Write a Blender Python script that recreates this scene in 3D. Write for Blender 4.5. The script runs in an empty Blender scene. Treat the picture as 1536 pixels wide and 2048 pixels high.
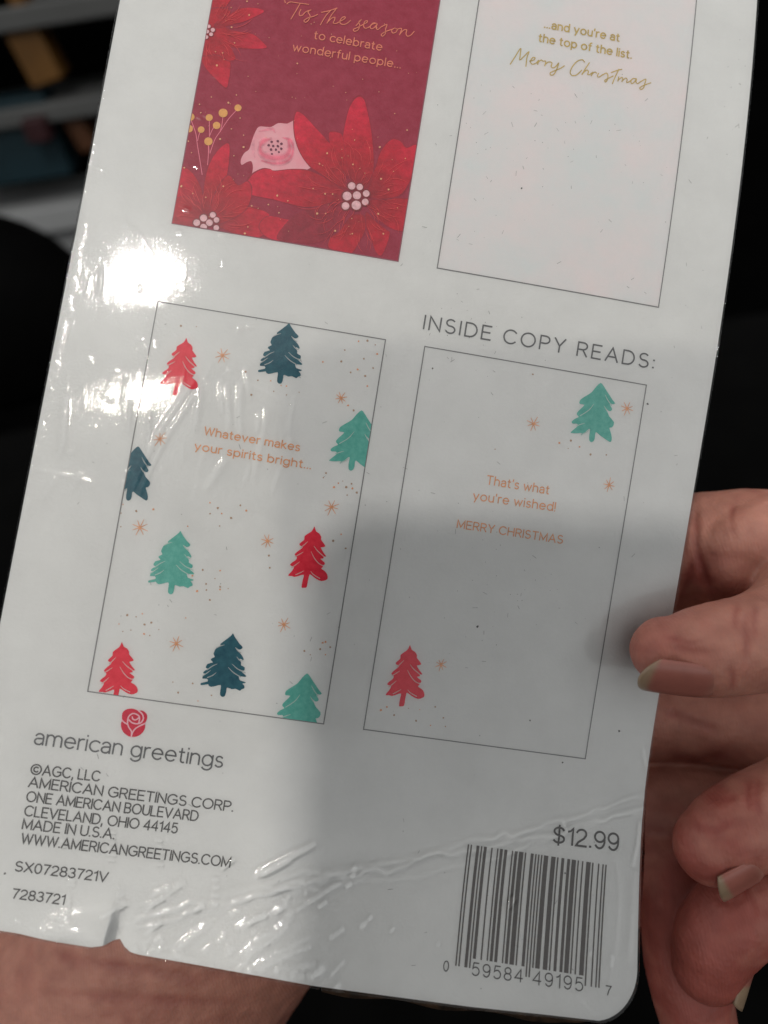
import bpy, math, random
import numpy as np
from mathutils import Matrix, Vector
from mathutils.geometry import tessellate_polygon

random.seed(7)
S = bpy.context.scene
COL = S.collection

# ------------------------------------------------------------------ camera
# The camera is at the world origin, pitched 40 deg down and rolled.  "cam" coordinates below are x right, y down, z forward (metres).
FPX, CXP, CYP = 1560.0, 768.0, 1024.0
M3 = Matrix.Rotation(math.radians(50), 3, 'X') @ Matrix.Rotation(math.radians(-9), 3, 'Z')
MW = np.array(M3) @ np.diag([1.0, -1.0, -1.0])


def c2w(p):
    return np.asarray(p, float) @ MW.T


cam = bpy.data.cameras.new('camera')
co = bpy.data.objects.new('camera', cam)
COL.objects.link(co)
co.matrix_world = M3.to_4x4()
cam.sensor_fit = 'HORIZONTAL'
cam.sensor_width = 36.0
cam.lens = 36.0 * FPX / 1536.0
cam.clip_start = 0.005
cam.clip_end = 60
cam.dof.use_dof = True
cam.dof.focus_distance = 0.1555
cam.dof.aperture_fstop = 12.0
S.camera = co

# ------------------------------------------------------------------ card surface (mm): u right, v down, z towards the viewer
PR = dict(r0=-0.03154, r1=-0.04845, r2=0.15916, t0=1.06392, t1=-28.72393, t2=154.04457)
CVV, CVVV, CUV, CCURL, CUU, FK = -3.12046, 3.02124, -5.33608, -7.38836, -1.02099, 0.36565
UA, UB, UC, UD = 18.24, 63.40, 71.28, 116.68
V1T, V1B, V3T, V3B = 12.6, 88.94, 104.87, 181.15
W = 130.0


def rodr(r):
    r = np.array(r, float)
    th = np.linalg.norm(r)
    k = r / th
    K = np.array([[0, -k[2], k[1]], [k[2], 0, -k[0]], [-k[1], k[0], 0]])
    return np.eye(3) + math.sin(th) * K + (1 - math.cos(th)) * K @ K


RC = rodr([PR['r0'], PR['r1'], PR['r2']])
TC = np.array([PR['t0'], PR['t1'], PR['t2']])


def zc(u, v):
    a = (u - 65) / 65.0
    b = (v - 110) / 110.0
    z = CVV * b * b + CVVV * b ** 3 + CUV * a * b + CUU * a * a + CCURL * np.maximum(0, -b) ** 2 * a
    d = v - (233.5 - 44.6 * u / W)
    return z + FK * 6.0 * np.log1p(np.exp(np.clip(d / 6.0, -30, 30)))


def card_cam(u, v, z):
    u = np.asarray(u, float)
    v = np.asarray(v, float)
    P = np.stack([u - 65, v - 110, -z], -1)
    return (P @ RC.T + TC) / 1000.0


def project(P):
    return np.stack([CXP + FPX * P[..., 0] / P[..., 2], CYP + FPX * P[..., 1] / P[..., 2]], -1)


def px2uv(pts):
    """points of the photograph -> places on the card (mm)"""
    pts = np.atleast_2d(np.asarray(pts, float))
    u = 65 + (pts[:, 0] - 768) * 0.1 + (pts[:, 1] - 1024) * 0.016
    v = 138 + (pts[:, 1] - 1024) * 0.1 - (pts[:, 0] - 768) * 0.016
    e = 1e-3
    for _ in range(14):
        f = project(card_cam(u, v, zc(u, v)))
        fu = (project(card_cam(u + e, v, zc(u + e, v))) - f) / e
        fv = (project(card_cam(u, v + e, zc(u, v + e))) - f) / e
        r = f - pts
        det = fu[:, 0] * fv[:, 1] - fv[:, 0] * fu[:, 1]
        u = u - (r[:, 0] * fv[:, 1] - fv[:, 0] * r[:, 1]) / det
        v = v - (fu[:, 0] * r[:, 1] - r[:, 0] * fu[:, 1]) / det
    return np.stack([u, v], -1)


# ------------------------------------------------------------------ light: the shop's ceiling lamps, dim room, and the phone that takes the picture
def mirror_dir(px):
    uv = px2uv([px])[0]
    u, v = uv
    e = 0.5
    zu = (zc(u + e, v) - zc(u - e, v)) / (2 * e)
    zv = (zc(u, v + e) - zc(u, v - e)) / (2 * e)
    n = RC @ np.array([-zu, -zv, -1.0])
    n /= np.linalg.norm(n)
    P = card_cam(u, v, zc(u, v))
    V = -P / np.linalg.norm(P)
    return P, 2 * (n @ V) * n - V


LAMP_W = 3.3
LAMPS = []
for px, dist, rad, pw, colr in (((283, 556), 1.55, 0.033, LAMP_W, (1.0, 0.97, 0.92)), ((266, 792), 1.6, 0.024, LAMP_W * 0.42, (1.0, 0.95, 0.84)),
                             ((40, 260), 1.9, 0.022, LAMP_W * 0.16, (1.0, 0.97, 0.92)), ((330, -230), 2.0, 0.022, LAMP_W * 0.16, (1.0, 0.97, 0.92)), ((-160, 640), 2.0, 0.022, LAMP_W * 0.14, (1.0, 0.95, 0.86)), ((700, -300), 2.2, 0.024, LAMP_W * 0.16, (1.0, 0.97, 0.92))):
    P, L = mirror_dir(px)
    LP = P + L * dist
    ld = bpy.data.lights.new('ceiling_lamp', 'AREA')
    ld.shape = 'DISK'
    ld.size = 2 * rad
    ld.energy = pw
    ld.color = colr
    lo = bpy.data.objects.new('ceiling_lamp', ld)
    COL.objects.link(lo)
    tgt = card_cam(65, 130, zc(65.0, 130.0))
    zax = Vector(c2w(LP - tgt)).normalized()
    lo.matrix_world = Matrix.Translation(Vector(c2w(LP))) @ zax.to_track_quat('Z', 'Y').to_matrix().to_4x4()
    LAMPS.append(LP)

world = bpy.data.worlds.new('World')
S.world = world
world.use_nodes = True
nt = world.node_tree
bg = nt.nodes['Background']
tc = nt.nodes.new('ShaderNodeTexCoord')
sx = nt.nodes.new('ShaderNodeSeparateXYZ')
nt.links.new(tc.outputs['Generated'], sx.inputs[0])
cr = nt.nodes.new('ShaderNodeValToRGB')
mr = nt.nodes.new('ShaderNodeMapRange')
mr.inputs['From Min'].default_value = -1
mr.inputs['From Max'].default_value = 1
nt.links.new(sx.outputs['Z'], mr.inputs['Value'])
nt.links.new(mr.outputs['Result'], cr.inputs[0])
el = cr.color_ramp.elements
el[0].position = 0.40
el[0].color = (0.004, 0.004, 0.004, 1)
el[1].position = 0.98
el[1].color = (0.28, 0.287, 0.287, 1)
e2 = el.new(0.54)
e2.color = (0.05, 0.05, 0.05, 1)
e3 = el.new(0.63)
e3.color = (0.56, 0.565, 0.56, 1)
nt.links.new(cr.outputs['Color'], bg.inputs['Color'])
bg.inputs['Strength'].default_value = 1.0

S.view_settings.view_transform = 'Standard'
S.view_settings.look = 'None'
S.view_settings.exposure = 0.75
S.view_settings.gamma = 1.0
S.view_settings.use_curve_mapping = False


# ------------------------------------------------------------------ helpers
def lin(c):
    c = np.asarray(c, float) / 255.0
    return np.where(c <= 0.04045, c / 12.92, ((c + 0.055) / 1.055) ** 2.4)


def ink(r, g, b, ref=(184, 185, 180), white=0.80):
    """base colour of a printed ink seen as r,g,b next to white paper seen as ref"""
    return np.clip(lin((r, g, b)) / lin(ref) * white, 0.002, 0.9)


def mat(name, color, rough=0.5, noise=0.0, nscale=8.0, spec=0.4, attr=None, bump=0.0, bscale=40.0, sss=0.0, second=None, uvtex=True):
    m = bpy.data.materials.new(name)
    m.use_nodes = True
    t = m.node_tree
    b = t.nodes['Principled BSDF']
    b.inputs['Roughness'].default_value = rough
    b.inputs['Specular IOR Level'].default_value = spec
    base = tuple(float(x) for x in color) + (1,)
    b.inputs['Base Color'].default_value = base
    src = None
    if uvtex:
        uvn = t.nodes.new('ShaderNodeUVMap')
        uvn.uv_map = 'UVMap'
        vec = uvn.outputs[0]
    else:
        tcn = t.nodes.new('ShaderNodeTexCoord')
        vec = tcn.outputs['Object']
    if attr:
        an = t.nodes.new('ShaderNodeAttribute')
        an.attribute_name = attr
        src = an.outputs['Color']
    if noise > 0:
        nz = t.nodes.new('ShaderNodeTexNoise')
        nz.inputs['Scale'].default_value = nscale
        nz.inputs['Detail'].default_value = 6
        nz.inputs['Roughness'].default_value = 0.65
        t.links.new(vec, nz.inputs['Vector'])
        rp = t.nodes.new('ShaderNodeValToRGB')
        rp.color_ramp.elements[0].position = 0.35
        rp.color_ramp.elements[1].position = 0.65
        t.links.new(nz.outputs['Fac'], rp.inputs[0])
        mx = t.nodes.new('ShaderNodeMix')
        mx.data_type = 'RGBA'
        if second is None:
            mx.blend_type = 'MULTIPLY'
            mx.inputs[0].default_value = 1.0
            lo_ = 1 - noise
            rp.color_ramp.elements[0].color = (lo_, lo_, lo_, 1)
            rp.color_ramp.elements[1].color = (1 + noise * 0.6,) * 3 + (1,)
            if src is not None:
                t.links.new(src, mx.inputs[6])
            else:
                mx.inputs[6].default_value = base
            t.links.new(rp.outputs[0], mx.inputs[7])
        else:
            if src is not None:
                t.links.new(src, mx.inputs[6])
            else:
                mx.inputs[6].default_value = base
            mx.inputs[7].default_value = tuple(float(x) for x in second) + (1,)
            ml = t.nodes.new('ShaderNodeMath')
            ml.operation = 'MULTIPLY'
            ml.inputs[1].default_value = noise
            t.links.new(rp.outputs[0], ml.inputs[0])
            t.links.new(ml.outputs[0], mx.inputs[0])
        src = mx.outputs[2]
    if src is not None:
        t.links.new(src, b.inputs['Base Color'])
    if bump > 0:
        n2 = t.nodes.new('ShaderNodeTexNoise')
        n2.inputs['Scale'].default_value = bscale
        n2.inputs['Detail'].default_value = 4
        t.links.new(vec, n2.inputs['Vector'])
        bp = t.nodes.new('ShaderNodeBump')
        bp.inputs['Strength'].default_value = bump
        bp.inputs['Distance'].default_value = 0.0002
        t.links.new(n2.outputs['Fac'], bp.inputs['Height'])
        t.links.new(bp.outputs[0], b.inputs['Normal'])
    if sss > 0:
        b.inputs['Subsurface Weight'].default_value = sss
        b.inputs['Subsurface Radius'].default_value = (0.004, 0.0015, 0.0008)
        b.inputs['Subsurface Scale'].default_value = 1.0
    return m


def hashn(i, j, seed):
    h = np.sin(i * 127.1 + j * 311.7 + seed * 74.7) * 43758.5453
    return h - np.floor(h)


def vnoise(x, y, seed=0):
    x = np.asarray(x, float)
    y = np.asarray(y, float)
    i = np.floor(x)
    j = np.floor(y)
    fx = x - i
    fy = y - j
    fx = fx * fx * (3 - 2 * fx)
    fy = fy * fy * (3 - 2 * fy)
    a = hashn(i, j, seed)
    b = hashn(i + 1, j, seed)
    c = hashn(i, j + 1, seed)
    d = hashn(i + 1, j + 1, seed)
    return (a + (b - a) * fx) * (1 - fy) + (c + (d - c) * fx) * fy - 0.5


def sstep(a, b, x):
    t = np.clip((x - a) / (b - a), 0, 1)
    return t * t * (3 - 2 * t)


VB = np.array([(0, 225.5), (10, 225.55), (18, 225.7), (24.6, 225.65), (28.9, 224.9), (30.75, 224.5), (31.0, 226.1), (32.2, 226.4), (53, 226.85), (70, 227.2), (104, 226.85), (121, 226.4), (130, 226.2)])


def vbot(u):
    return np.interp(u, VB[:, 0], VB[:, 1])


def inset(v):
    d = np.clip((v - 217.4) / 9.0, 0, 0.9999)
    return 9.0 * (1 - np.sqrt(1 - d * d))


def zf(u, v):
    """card height with the creased and torn lower edge"""
    u = np.asarray(u, float)
    v = np.asarray(v, float)
    z = zc(u, v)
    d = v - (233.5 - 44.6 * u / W)
    # wavy buckles along the crease
    fade = sstep(22, 36, u)
    for k, (off, amp, wd, sd) in enumerate(((-3.0, 0.07, 0.5, 1), (-1.3, 0.13, 0.55, 2), (0.8, 0.13, 0.55, 3), (2.6, 0.08, 0.5, 4))):
        wv = off * (0.55 + 0.5 * np.sin(u * 0.05 + k)) + 1.6 * vnoise(u * 0.16, k * 3.0, sd) + 0.9 * vnoise(u * 0.5, k, sd + 9)
        a = 1.0 * amp * (0.35 + 1.3 * (vnoise(u * 0.22, k + 7.0, sd + 20) + 0.5))
        z = z + fade * a * np.exp(-((d - wv) / wd) ** 2)
    # the dog-eared lift left of the tear
    lift = 1.5 * np.exp(-((v - 224.5) / 3.6) ** 2) * sstep(13, 29, u) * (1 - sstep(29.8, 31.6, u))
    dent = -0.5 * np.exp(-((v - 222.6) / 3.4) ** 2) * np.exp(-((u - 32.2) / 1.6) ** 2)
    z = z + lift + dent + 0.5 * np.exp(-((u - 22) / 8) ** 2 - ((d + 2.0) / 2.0) ** 2)
    return z


ROOT = card_cam(65.0, 226.0, zc(65.0, 226.0))
ROOTW = c2w(ROOT)


def add_mesh(name, V, F, m, parent=None, origin=None, uv=None, col=None, smooth=True):
    """V are cam coordinates; V is stored relative to the thing's base"""
    Vw = c2w(V)
    o0 = ROOTW if origin is None else np.asarray(origin)
    Vl = Vw - o0
    me = bpy.data.meshes.new(name)
    if isinstance(F, np.ndarray) and F.ndim == 2:
        n = len(F)
        k = F.shape[1]
        me.vertices.add(len(Vl))
        me.vertices.foreach_set('co', Vl.astype(np.float32).ravel())
        me.loops.add(n * k)
        me.loops.foreach_set('vertex_index', F.astype(np.int32).ravel())
        me.polygons.add(n)
        me.polygons.foreach_set('loop_start', np.arange(0, n * k, k, dtype=np.int32))
        me.polygons.foreach_set('loop_total', np.full(n, k, dtype=np.int32))
        me.update(calc_edges=True)
    else:
        me.from_pydata([tuple(x) for x in Vl], [], [tuple(int(i) for i in f) for f in F])
        me.update()
    if smooth:
        me.polygons.foreach_set('use_smooth', np.ones(len(me.polygons), dtype=bool))
    if uv is not None:
        L = np.zeros(len(me.loops), dtype=np.int32)
        me.loops.foreach_get('vertex_index', L)
        ul = me.uv_layers.new(name='UVMap')
        ul.data.foreach_set('uv', (np.asarray(uv, float)[L] / 100.0).astype(np.float32).ravel())
    if col is not None:
        ca = me.color_attributes.new('paint', 'FLOAT_COLOR', 'POINT')
        c4 = np.concatenate([np.asarray(col, float), np.ones((len(V), 1))], 1)
        ca.data.foreach_set('color', c4.astype(np.float32).ravel())
    me.materials.append(m)
    ob = bpy.data.objects.new(name, me)
    COL.objects.link(ob)
    if parent is not None:
        ob.parent = parent
    else:
        ob.location = o0
    return ob


def tag(o, label=None, cat=None, group=None, kind=None):
    if label:
        o['label'] = label
    if cat:
        o['category'] = cat
    if group:
        o['group'] = group
    if kind:
        o['kind'] = kind


def empty(name, loc):
    o = bpy.data.objects.new(name, None)
    o.empty_display_size = 0.01
    COL.objects.link(o)
    o.location = Vector(loc)
    return o


# ------------------------------------------------------------------ the card pack
pack = empty('greeting_card_pack', ROOTW)
tag(pack, 'white shrink-wrapped back of a greeting card pack, creased across its lower corner', 'card pack')

M_paper = mat('white_card', (0.785, 0.785, 0.775), 0.55, noise=0.035, nscale=9, bump=0.35, bscale=160, spec=0.3)
M_side = mat('card_edge', (0.30, 0.29, 0.28), 0.7, noise=0.2, nscale=30)


def grid_sheet(nu, nv, zfun, grow=0.0):
    s = np.linspace(0, 1, nu)
    t = np.linspace(0, 1, nv)
    s, t = np.meshgrid(s, t)
    v = -5 + t * (vbot(s * W) + 5 + grow)
    ins = inset(v - grow)
    u = -grow + ins + s * (W - 2 * ins + 2 * grow)
    z = zfun(u, v)
    V = card_cam(u, v, z).reshape(-1, 3)
    idx = np.arange(nu * nv).reshape(nv, nu)
    F = np.stack([idx[:-1, :-1], idx[1:, :-1], idx[1:, 1:], idx[:-1, 1:]], -1).reshape(-1, 4)
    return u, v, z, V, F, idx


def rim(u, v, z, idx, depth):
    """wall running back from the sheet's outline"""
    loop = np.concatenate([idx[0, :], idx[1:, -1], idx[-1, -2::-1], idx[-2:0:-1, 0]])
    lu, lv, lz = u.ravel()[loop], v.ravel()[loop], z.ravel()[loop]
    return loop, lu, lv, lz


u, v, z, V, F, idx = grid_sheet(430, 770, zf)
add_mesh('back_panel', V, F, M_paper, pack, uv=np.stack([u.ravel(), v.ravel()], 1))
loop, lu, lv, lz = rim(u, v, z, idx, 3)
n = len(loop)
Vr = np.concatenate([card_cam(lu, lv, lz - 0.02), card_cam(lu, lv, lz - 2.6)])
Fr = np.stack([np.arange(n), np.arange(n) + n, (np.arange(n) + 1) % n + n, (np.arange(n) + 1) % n], 1)
add_mesh('side_wall', Vr, Fr, M_side, pack, uv=np.concatenate([np.stack([lu, lv], 1)] * 2))

# dark base of the pack, showing below the panel's lower edge
M_base = mat('dark_marbled_base', (0.012, 0.008, 0.006), 0.45, noise=0.75, nscale=28, second=(0.10, 0.055, 0.03))
bu = np.linspace(71, 125.5, 60)
bv = np.linspace(150, 1, 2)
top = np.full(60, 222.0)
bot = 230.4 - 0.9 * (bu - 71) / 55 + 0.4 * np.sin(bu * 0.35)
bot = np.where(bu > 120, bot - (bu - 120) ** 2 * 0.10, bot)
uu = np.concatenate([bu, bu, bu, bu])
vv = np.concatenate([top, bot, bot, top])
zz = zc(uu, np.full(240, 226.0)) - 3.6
zz[120:] -= 10
Vb = card_cam(uu, vv, zz)
k = np.arange(59)
Fb = np.concatenate([np.stack([k + a * 60, k + a * 60 + 1, k + (a + 1) * 60 + 1, k + (a + 1) * 60], 1) for a in range(3)])
add_mesh('base_tray', Vb, Fb, M_base, pack, uv=np.stack([uu, vv], 1), smooth=False)

# ------------------------------------------------------------------ printing: ribbons and filled shapes laid on the panel
_zl = [0]


def resample(P, step):
    P = np.asarray(P, float)
    out = [P[0]]
    for a, b in zip(P[:-1], P[1:]):
        n = max(1, int(math.ceil(np.linalg.norm(b - a) / step)))
        for i in range(1, n + 1):
            out.append(a + (b - a) * i / n)
    return np.array(out)


def smooth_curve(P, k=6, closed=False):
    P = np.asarray(P, float)
    n = len(P)
    if n < 3:
        return P
    out = []
    rng = range(n) if closed else range(n - 1)
    for i in rng:
        if closed:
            p0, p1, p2, p3 = P[(i - 1) % n], P[i], P[(i + 1) % n], P[(i + 2) % n]
        else:
            p0, p1, p2, p3 = P[max(i - 1, 0)], P[i], P[i + 1], P[min(i + 2, n - 1)]
        for j in range(k):
            t = j / k
            out.append(0.5 * ((2 * p1) + (-p0 + p2) * t + (2 * p0 - 5 * p1 + 4 * p2 - p3) * t * t + (-p0 + 3 * p1 - 3 * p2 + p3) * t ** 3))
    if not closed:
        out.append(P[-1])
    return np.array(out)


class Print:
    def __init__(self, base=0.06):
        self.V, self.Z, self.F, self.C = [], [], [], []
        self.base = base
        self.n = 0

    def lift(self):
        self.n += 1
        return self.base + 0.004 * (self.n % 7)

    def ribbon(self, P, w, cap=0.45, step=0.8, closed=False, taper=None):
        P = resample(P, step)
        keep = [0] + [i for i in range(1, len(P)) if np.linalg.norm(P[i] - P[i - 1]) > 1e-5]
        P = P[keep]
        if closed and np.linalg.norm(P[0] - P[-1]) < 1e-4:
            P = P[:-1]
        if len(P) < 2:
            return
        if not closed and cap:
            d0 = (P[0] - P[1]) / np.linalg.norm(P[0] - P[1])
            d1 = (P[-1] - P[-2]) / np.linalg.norm(P[-1] - P[-2])
            P = np.concatenate([[P[0] + d0 * cap * w], P[1:-1] if len(P) > 2 else P[:0], [P[-1] + d1 * cap * w]])
        n = len(P)
        if closed:
            T0 = P - np.roll(P, 1, 0)
            T1 = np.roll(P, -1, 0) - P
        else:
            T1 = np.concatenate([P[1:] - P[:-1], [P[-1] - P[-2]]])
            T0 = np.concatenate([[P[1] - P[0]], P[1:] - P[:-1]])
        T0 /= np.linalg.norm(T0, axis=1)[:, None] + 1e-12
        T1 /= np.linalg.norm(T1, axis=1)[:, None] + 1e-12
        T = T0 + T1
        T /= np.linalg.norm(T, axis=1)[:, None] + 1e-12
        c = np.clip((T * T1).sum(1), 0.5, 1)
        N = np.stack([-T[:, 1], T[:, 0]], 1)
        hw = (w * 0.5 / c)
        if taper is not None:
            hw = hw * taper(np.linspace(0, 1, n))
        b = sum(len(x) for x in self.V)
        self.V.append(np.concatenate([P + N * hw[:, None], P - N * hw[:, None]]))
        self.Z.append(np.full(2 * n, self.lift()))
        for i in range(n if closed else n - 1):
            j = (i + 1) % n
            self.F.append((b + i, b + j, b + n + j, b + n + i))

    def fill(self, P, z=None, colors=None):
        P = np.asarray(P, float)
        tris = tessellate_polygon([[Vector((p[0], p[1], 0)) for p in P]])
        b = sum(len(x) for x in self.V)
        self.V.append(P)
        self.Z.append(np.full(len(P), self.lift() if z is None else z))
        for t in tris:
            self.F.append(tuple(b + i for i in t))
        if colors is not None:
            self.C.append(np.asarray(colors))

    def disc(self, c, r, n=12, wob=0.0):
        a = np.linspace(0, 2 * math.pi, n, endpoint=False)
        rr = r * (1 + wob * np.array([random.uniform(-1, 1) for _ in range(n)]))
        self.fill(np.stack([c[0] + rr * np.cos(a), c[1] + rr * np.sin(a)], 1))

    def build(self, name, m, parent):
        V = np.concatenate(self.V)
        Z = np.concatenate(self.Z)
        P = card_cam(V[:, 0], V[:, 1], zf(V[:, 0], V[:, 1]) + Z)
        return add_mesh(name, P, self.F, m, parent, uv=V, col=np.concatenate(self.C) if self.C else None, smooth=True)


def clip_poly(P, u0, u1, v0, v1):
    P = [np.array(p) for p in P]
    for ax, lim, sg in ((0, u0, 1), (0, u1, -1), (1, v0, 1), (1, v1, -1)):
        out = []
        for i in range(len(P)):
            a, b = P[i], P[(i + 1) % len(P)]
            ia, ib = sg * (a[ax] - lim) >= 0, sg * (b[ax] - lim) >= 0
            if ia:
                out.append(a)
            if ia != ib:
                t = (lim - a[ax]) / (b[ax] - a[ax])
                out.append(a + (b - a) * t)
        P = out
        if not P:
            return np.zeros((0, 2))
    return np.array(P)


def clip_line(P, u0, u1, v0, v1):
    P = np.asarray(P)
    ok = (P[:, 0] > u0) & (P[:, 0] < u1) & (P[:, 1] > v0) & (P[:, 1] < v1)
    best, cur = [], []
    for p, k_ in zip(P, ok):
        if k_:
            cur.append(p)
            if len(cur) > len(best):
                best = list(cur)
        else:
            cur = []
    return np.array(best)


def crop(pts, ox, oy, sc):
    return px2uv(np.asarray(pts, float) / sc + np.array([ox, oy]))


# ------------------------------------------------------------------ stroke lettering
def arc(cx, cy, rx, ry, a0, a1, n=None):
    n = n or max(4, int(abs(a1 - a0) / 14))
    a = np.radians(np.linspace(a0, a1, n))
    return [(cx + rx * math.cos(t), cy + ry * math.sin(t)) for t in a]


X = 0.69
GL = {
    'A': (.76, [[(0, 0), (.38, 1), (.76, 0)], [(.14, .33), (.62, .33)]]),
    'B': (.58, [[(0, 0), (0, 1)] + [(.30, 1)] + arc(.31, .76, .235, .24, 90, -90) + [(0, .52)], [(.32, .52)] + arc(.32, .26, .26, .26, 90, -90) + [(0, 0)]]),
    'C': (.76, [arc(.42, .5, .42, .5, 42, 318)]),
    'D': (.70, [[(0, 0), (0, 1), (.26, 1)] + arc(.28, .5, .42, .5, 90, -90) + [(0, 0)]]),
    'E': (.54, [[(.54, 1), (0, 1), (0, 0), (.55, 0)], [(0, .52), (.48, .52)]]),
    'F': (.52, [[(.54, 1), (0, 1), (0, 0)], [(0, .5), (.46, .5)]]),
    'G': (.80, [arc(.42, .5, .42, .5, 42, 325) + [(.79, .2), (.79, .47), (.46, .47)]]),
    'H': (.66, [[(0, 0), (0, 1)], [(.66, 0), (.66, 1)], [(0, .52), (.66, .52)]]),
    'I': (.0, [[(0, 0), (0, 1)]]),
    'L': (.48, [[(0, 1), (0, 0), (.48, 0)]]),
    'M': (.80, [[(0, 0), (0, 1), (.40, .12), (.80, 1), (.80, 0)]]),
    'N': (.66, [[(0, 0), (0, 1), (.66, 0), (.66, 1)]]),
    'O': (.86, [arc(.43, .5, .43, .5, 0, 360, 30)]),
    'P': (.56, [[(0, 0), (0, 1), (.30, 1)] + arc(.30, .73, .27, .27, 90, -90) + [(0, .46)]]),
    'R': (.60, [[(0, 0), (0, 1), (.30, 1)] + arc(.31, .74, .26, .26, 90, -90) + [(0, .48)], [(.32, .48), (.60, 0)]]),
    'S': (.58, [arc(.29, .755, .255, .245, 38, 250) + arc(.30, .26, .285, .26, 80, -150)]),
    'T': (.62, [[(0, 1), (.62, 1)], [(.31, 1), (.31, 0)]]),
    'U': (.64, [[(0, 1), (0, .32)] + arc(.32, .32, .32, .32, 180, 360) + [(.64, 1)]]),
    'V': (.70, [[(0, 1), (.35, 0), (.70, 1)]]),
    'W': (1.0, [[(0, 1), (.25, 0), (.5, .96), (.75, 0), (1.0, 1)]]),
    'X': (.66, [[(0, 0), (.66, 1)], [(0, 1), (.66, 0)]]),
    'Y': (.66, [[(0, 1), (.33, .45), (.66, 1)], [(.33, .45), (.33, 0)]]),
    'a': (.46, [arc(.24, .47, .22, .22, 160, 0) + [(.46, 0)], [(.46, .40), (.24, .385)] + arc(.20, .19, .20, .19, 90, 270) + [(.30, .0), (.46, .15)]]),
    'b': (.56, [[(0, 1), (0, 0)], arc(.28, .345, .28, .345, 0, 360, 24)]),
    'c': (.48, [arc(.31, .345, .31, .345, 48, 312)]),
    'd': (.56, [[(.56, 1), (.56, 0)], arc(.28, .345, .28, .345, 0, 360, 24)]),
    'e': (.56, [[(.01, .36), (.56, .36)] + arc(.285, .345, .285, .345, 3, 318)]),
    'f': (.30, [arc(.27, .83, .15, .17, 75, 180) + [(.12, 0)], [(0, .67), (.28, .67)]]),
    'g': (.56, [arc(.28, .345, .28, .345, 0, 360, 24), [(.56, .69), (.56, 0)] + arc(.28, -.02, .28, .27, 0, -150)]),
    'h': (.50, [[(0, 1), (0, 0)], arc(.25, .43, .25, .26, 180, 0) + [(.50, 0)]]),
    'i': (.0, [[(0, 0), (0, X)], [(0, .93), (0, .97)]]),
    'k': (.46, [[(0, 1), (0, 0)], [(0, .30), (.42, X)], [(.13, .40), (.47, 0)]]),
    'l': (.0, [[(0, 0), (0, 1)]]),
    'm': (.82, [[(0, X), (0, 0)], arc(.205, .45, .205, .24, 180, 0) + [(.41, 0)], arc(.615, .45, .205, .24, 180, 0) + [(.82, 0)]]),
    'n': (.48, [[(0, X), (0, 0)], arc(.24, .44, .24, .25, 180, 0) + [(.48, 0)]]),
    'o': (.60, [arc(.30, .345, .30, .345, 0, 360, 26)]),
    'p': (.56, [[(0, X), (0, -.29)], arc(.28, .345, .28, .345, 0, 360, 24)]),
    'r': (.26, [[(0, X), (0, 0)], arc(.24, .42, .24, .27, 180, 80)]),
    's': (.40, [arc(.20, .515, .175, .175, 30, 250) + arc(.20, .175, .20, .175, 75, -150)]),
    't': (.30, [[(.12, .90), (.12, .16)] + arc(.26, .15, .14, .15, 180, 290), [(0, .67), (.28, .67)]]),
    'u': (.48, [[(0, X), (0, .25)] + arc(.24, .25, .24, .25, 180, 360), [(.48, X), (.48, 0)]]),
    'v': (.52, [[(0, X), (.26, 0), (.52, X)]]),
    'w': (.80, [[(0, X), (.20, 0), (.40, .64), (.60, 0), (.80, X)]]),
    'y': (.52, [[(0, X), (.27, .02)], [(.52, X), (.16, -.27)]]),
    '0': (.52, [arc(.26, .5, .26, .5, 0, 360, 28)]),
    '1': (.24, [[(0, .80), (.12, .84), (.24, 1), (.24, 0)]]),
    '2': (.52, [arc(.26, .73, .25, .27, 165, -20) + [(.40, .46), (.12, .22), (.0, 0), (.53, 0)]]),
    '3': (.52, [arc(.25, .75, .22, .25, 150, -90) + arc(.25, .26, .27, .26, 80, -155)]),
    '4': (.56, [[(.43, 0), (.43, 1), (0, .28), (.56, .28)]]),
    '5': (.52, [[(.47, 1), (.10, 1), (.04, .52)] + arc(.26, .33, .27, .33, 130, -145)]),
    '7': (.50, [[(0, 1), (.51, 1), (.30, .55), (.17, 0)]]),
    '8': (.52, [arc(.26, .755, .225, .245, 0, 360, 22), arc(.26, .26, .26, .26, 0, 360, 22)]),
    '9': (.52, [arc(.26, .69, .26, .31, 0, 360, 24), [(.52, .69)] + arc(.26, .44, .26, .44, 8, -140)]),
    '$': (.56, [arc(.28, .735, .255, .225, 25, 250) + arc(.28, .27, .28, .23, 80, -155), [(.28, 1.1), (.28, -.1)]]),
    '.': (.05, [[(0, .03), (.05, .03)]]),
    ',': (.06, [[(.05, .07), (.0, -.2)]]),
    ':': (.05, [[(0, .08), (.05, .08)], [(0, .62), (.05, .62)]]),
    "'": (.02, [[(.02, 1), (0, .76)]]),
    '!': (.0, [[(0, 1), (0, .27)], [(0, .0), (0, .03)]]),
    '\u2026': (.62, [[(0, .03), (.05, .03)], [(.28, .03), (.33, .03)], [(.56, .03), (.61, .03)]]),
    '\u00a9': (.98, [arc(.49, .5, .49, .5, 0, 360, 34), arc(.50, .5, .23, .25, 45, 315)]),
}
GL['5e'] = (.52, [[(.48, 1), (.08, 1), (.08, .58)] + arc(.24, .32, .28, .33, 115, -145)])


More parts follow.
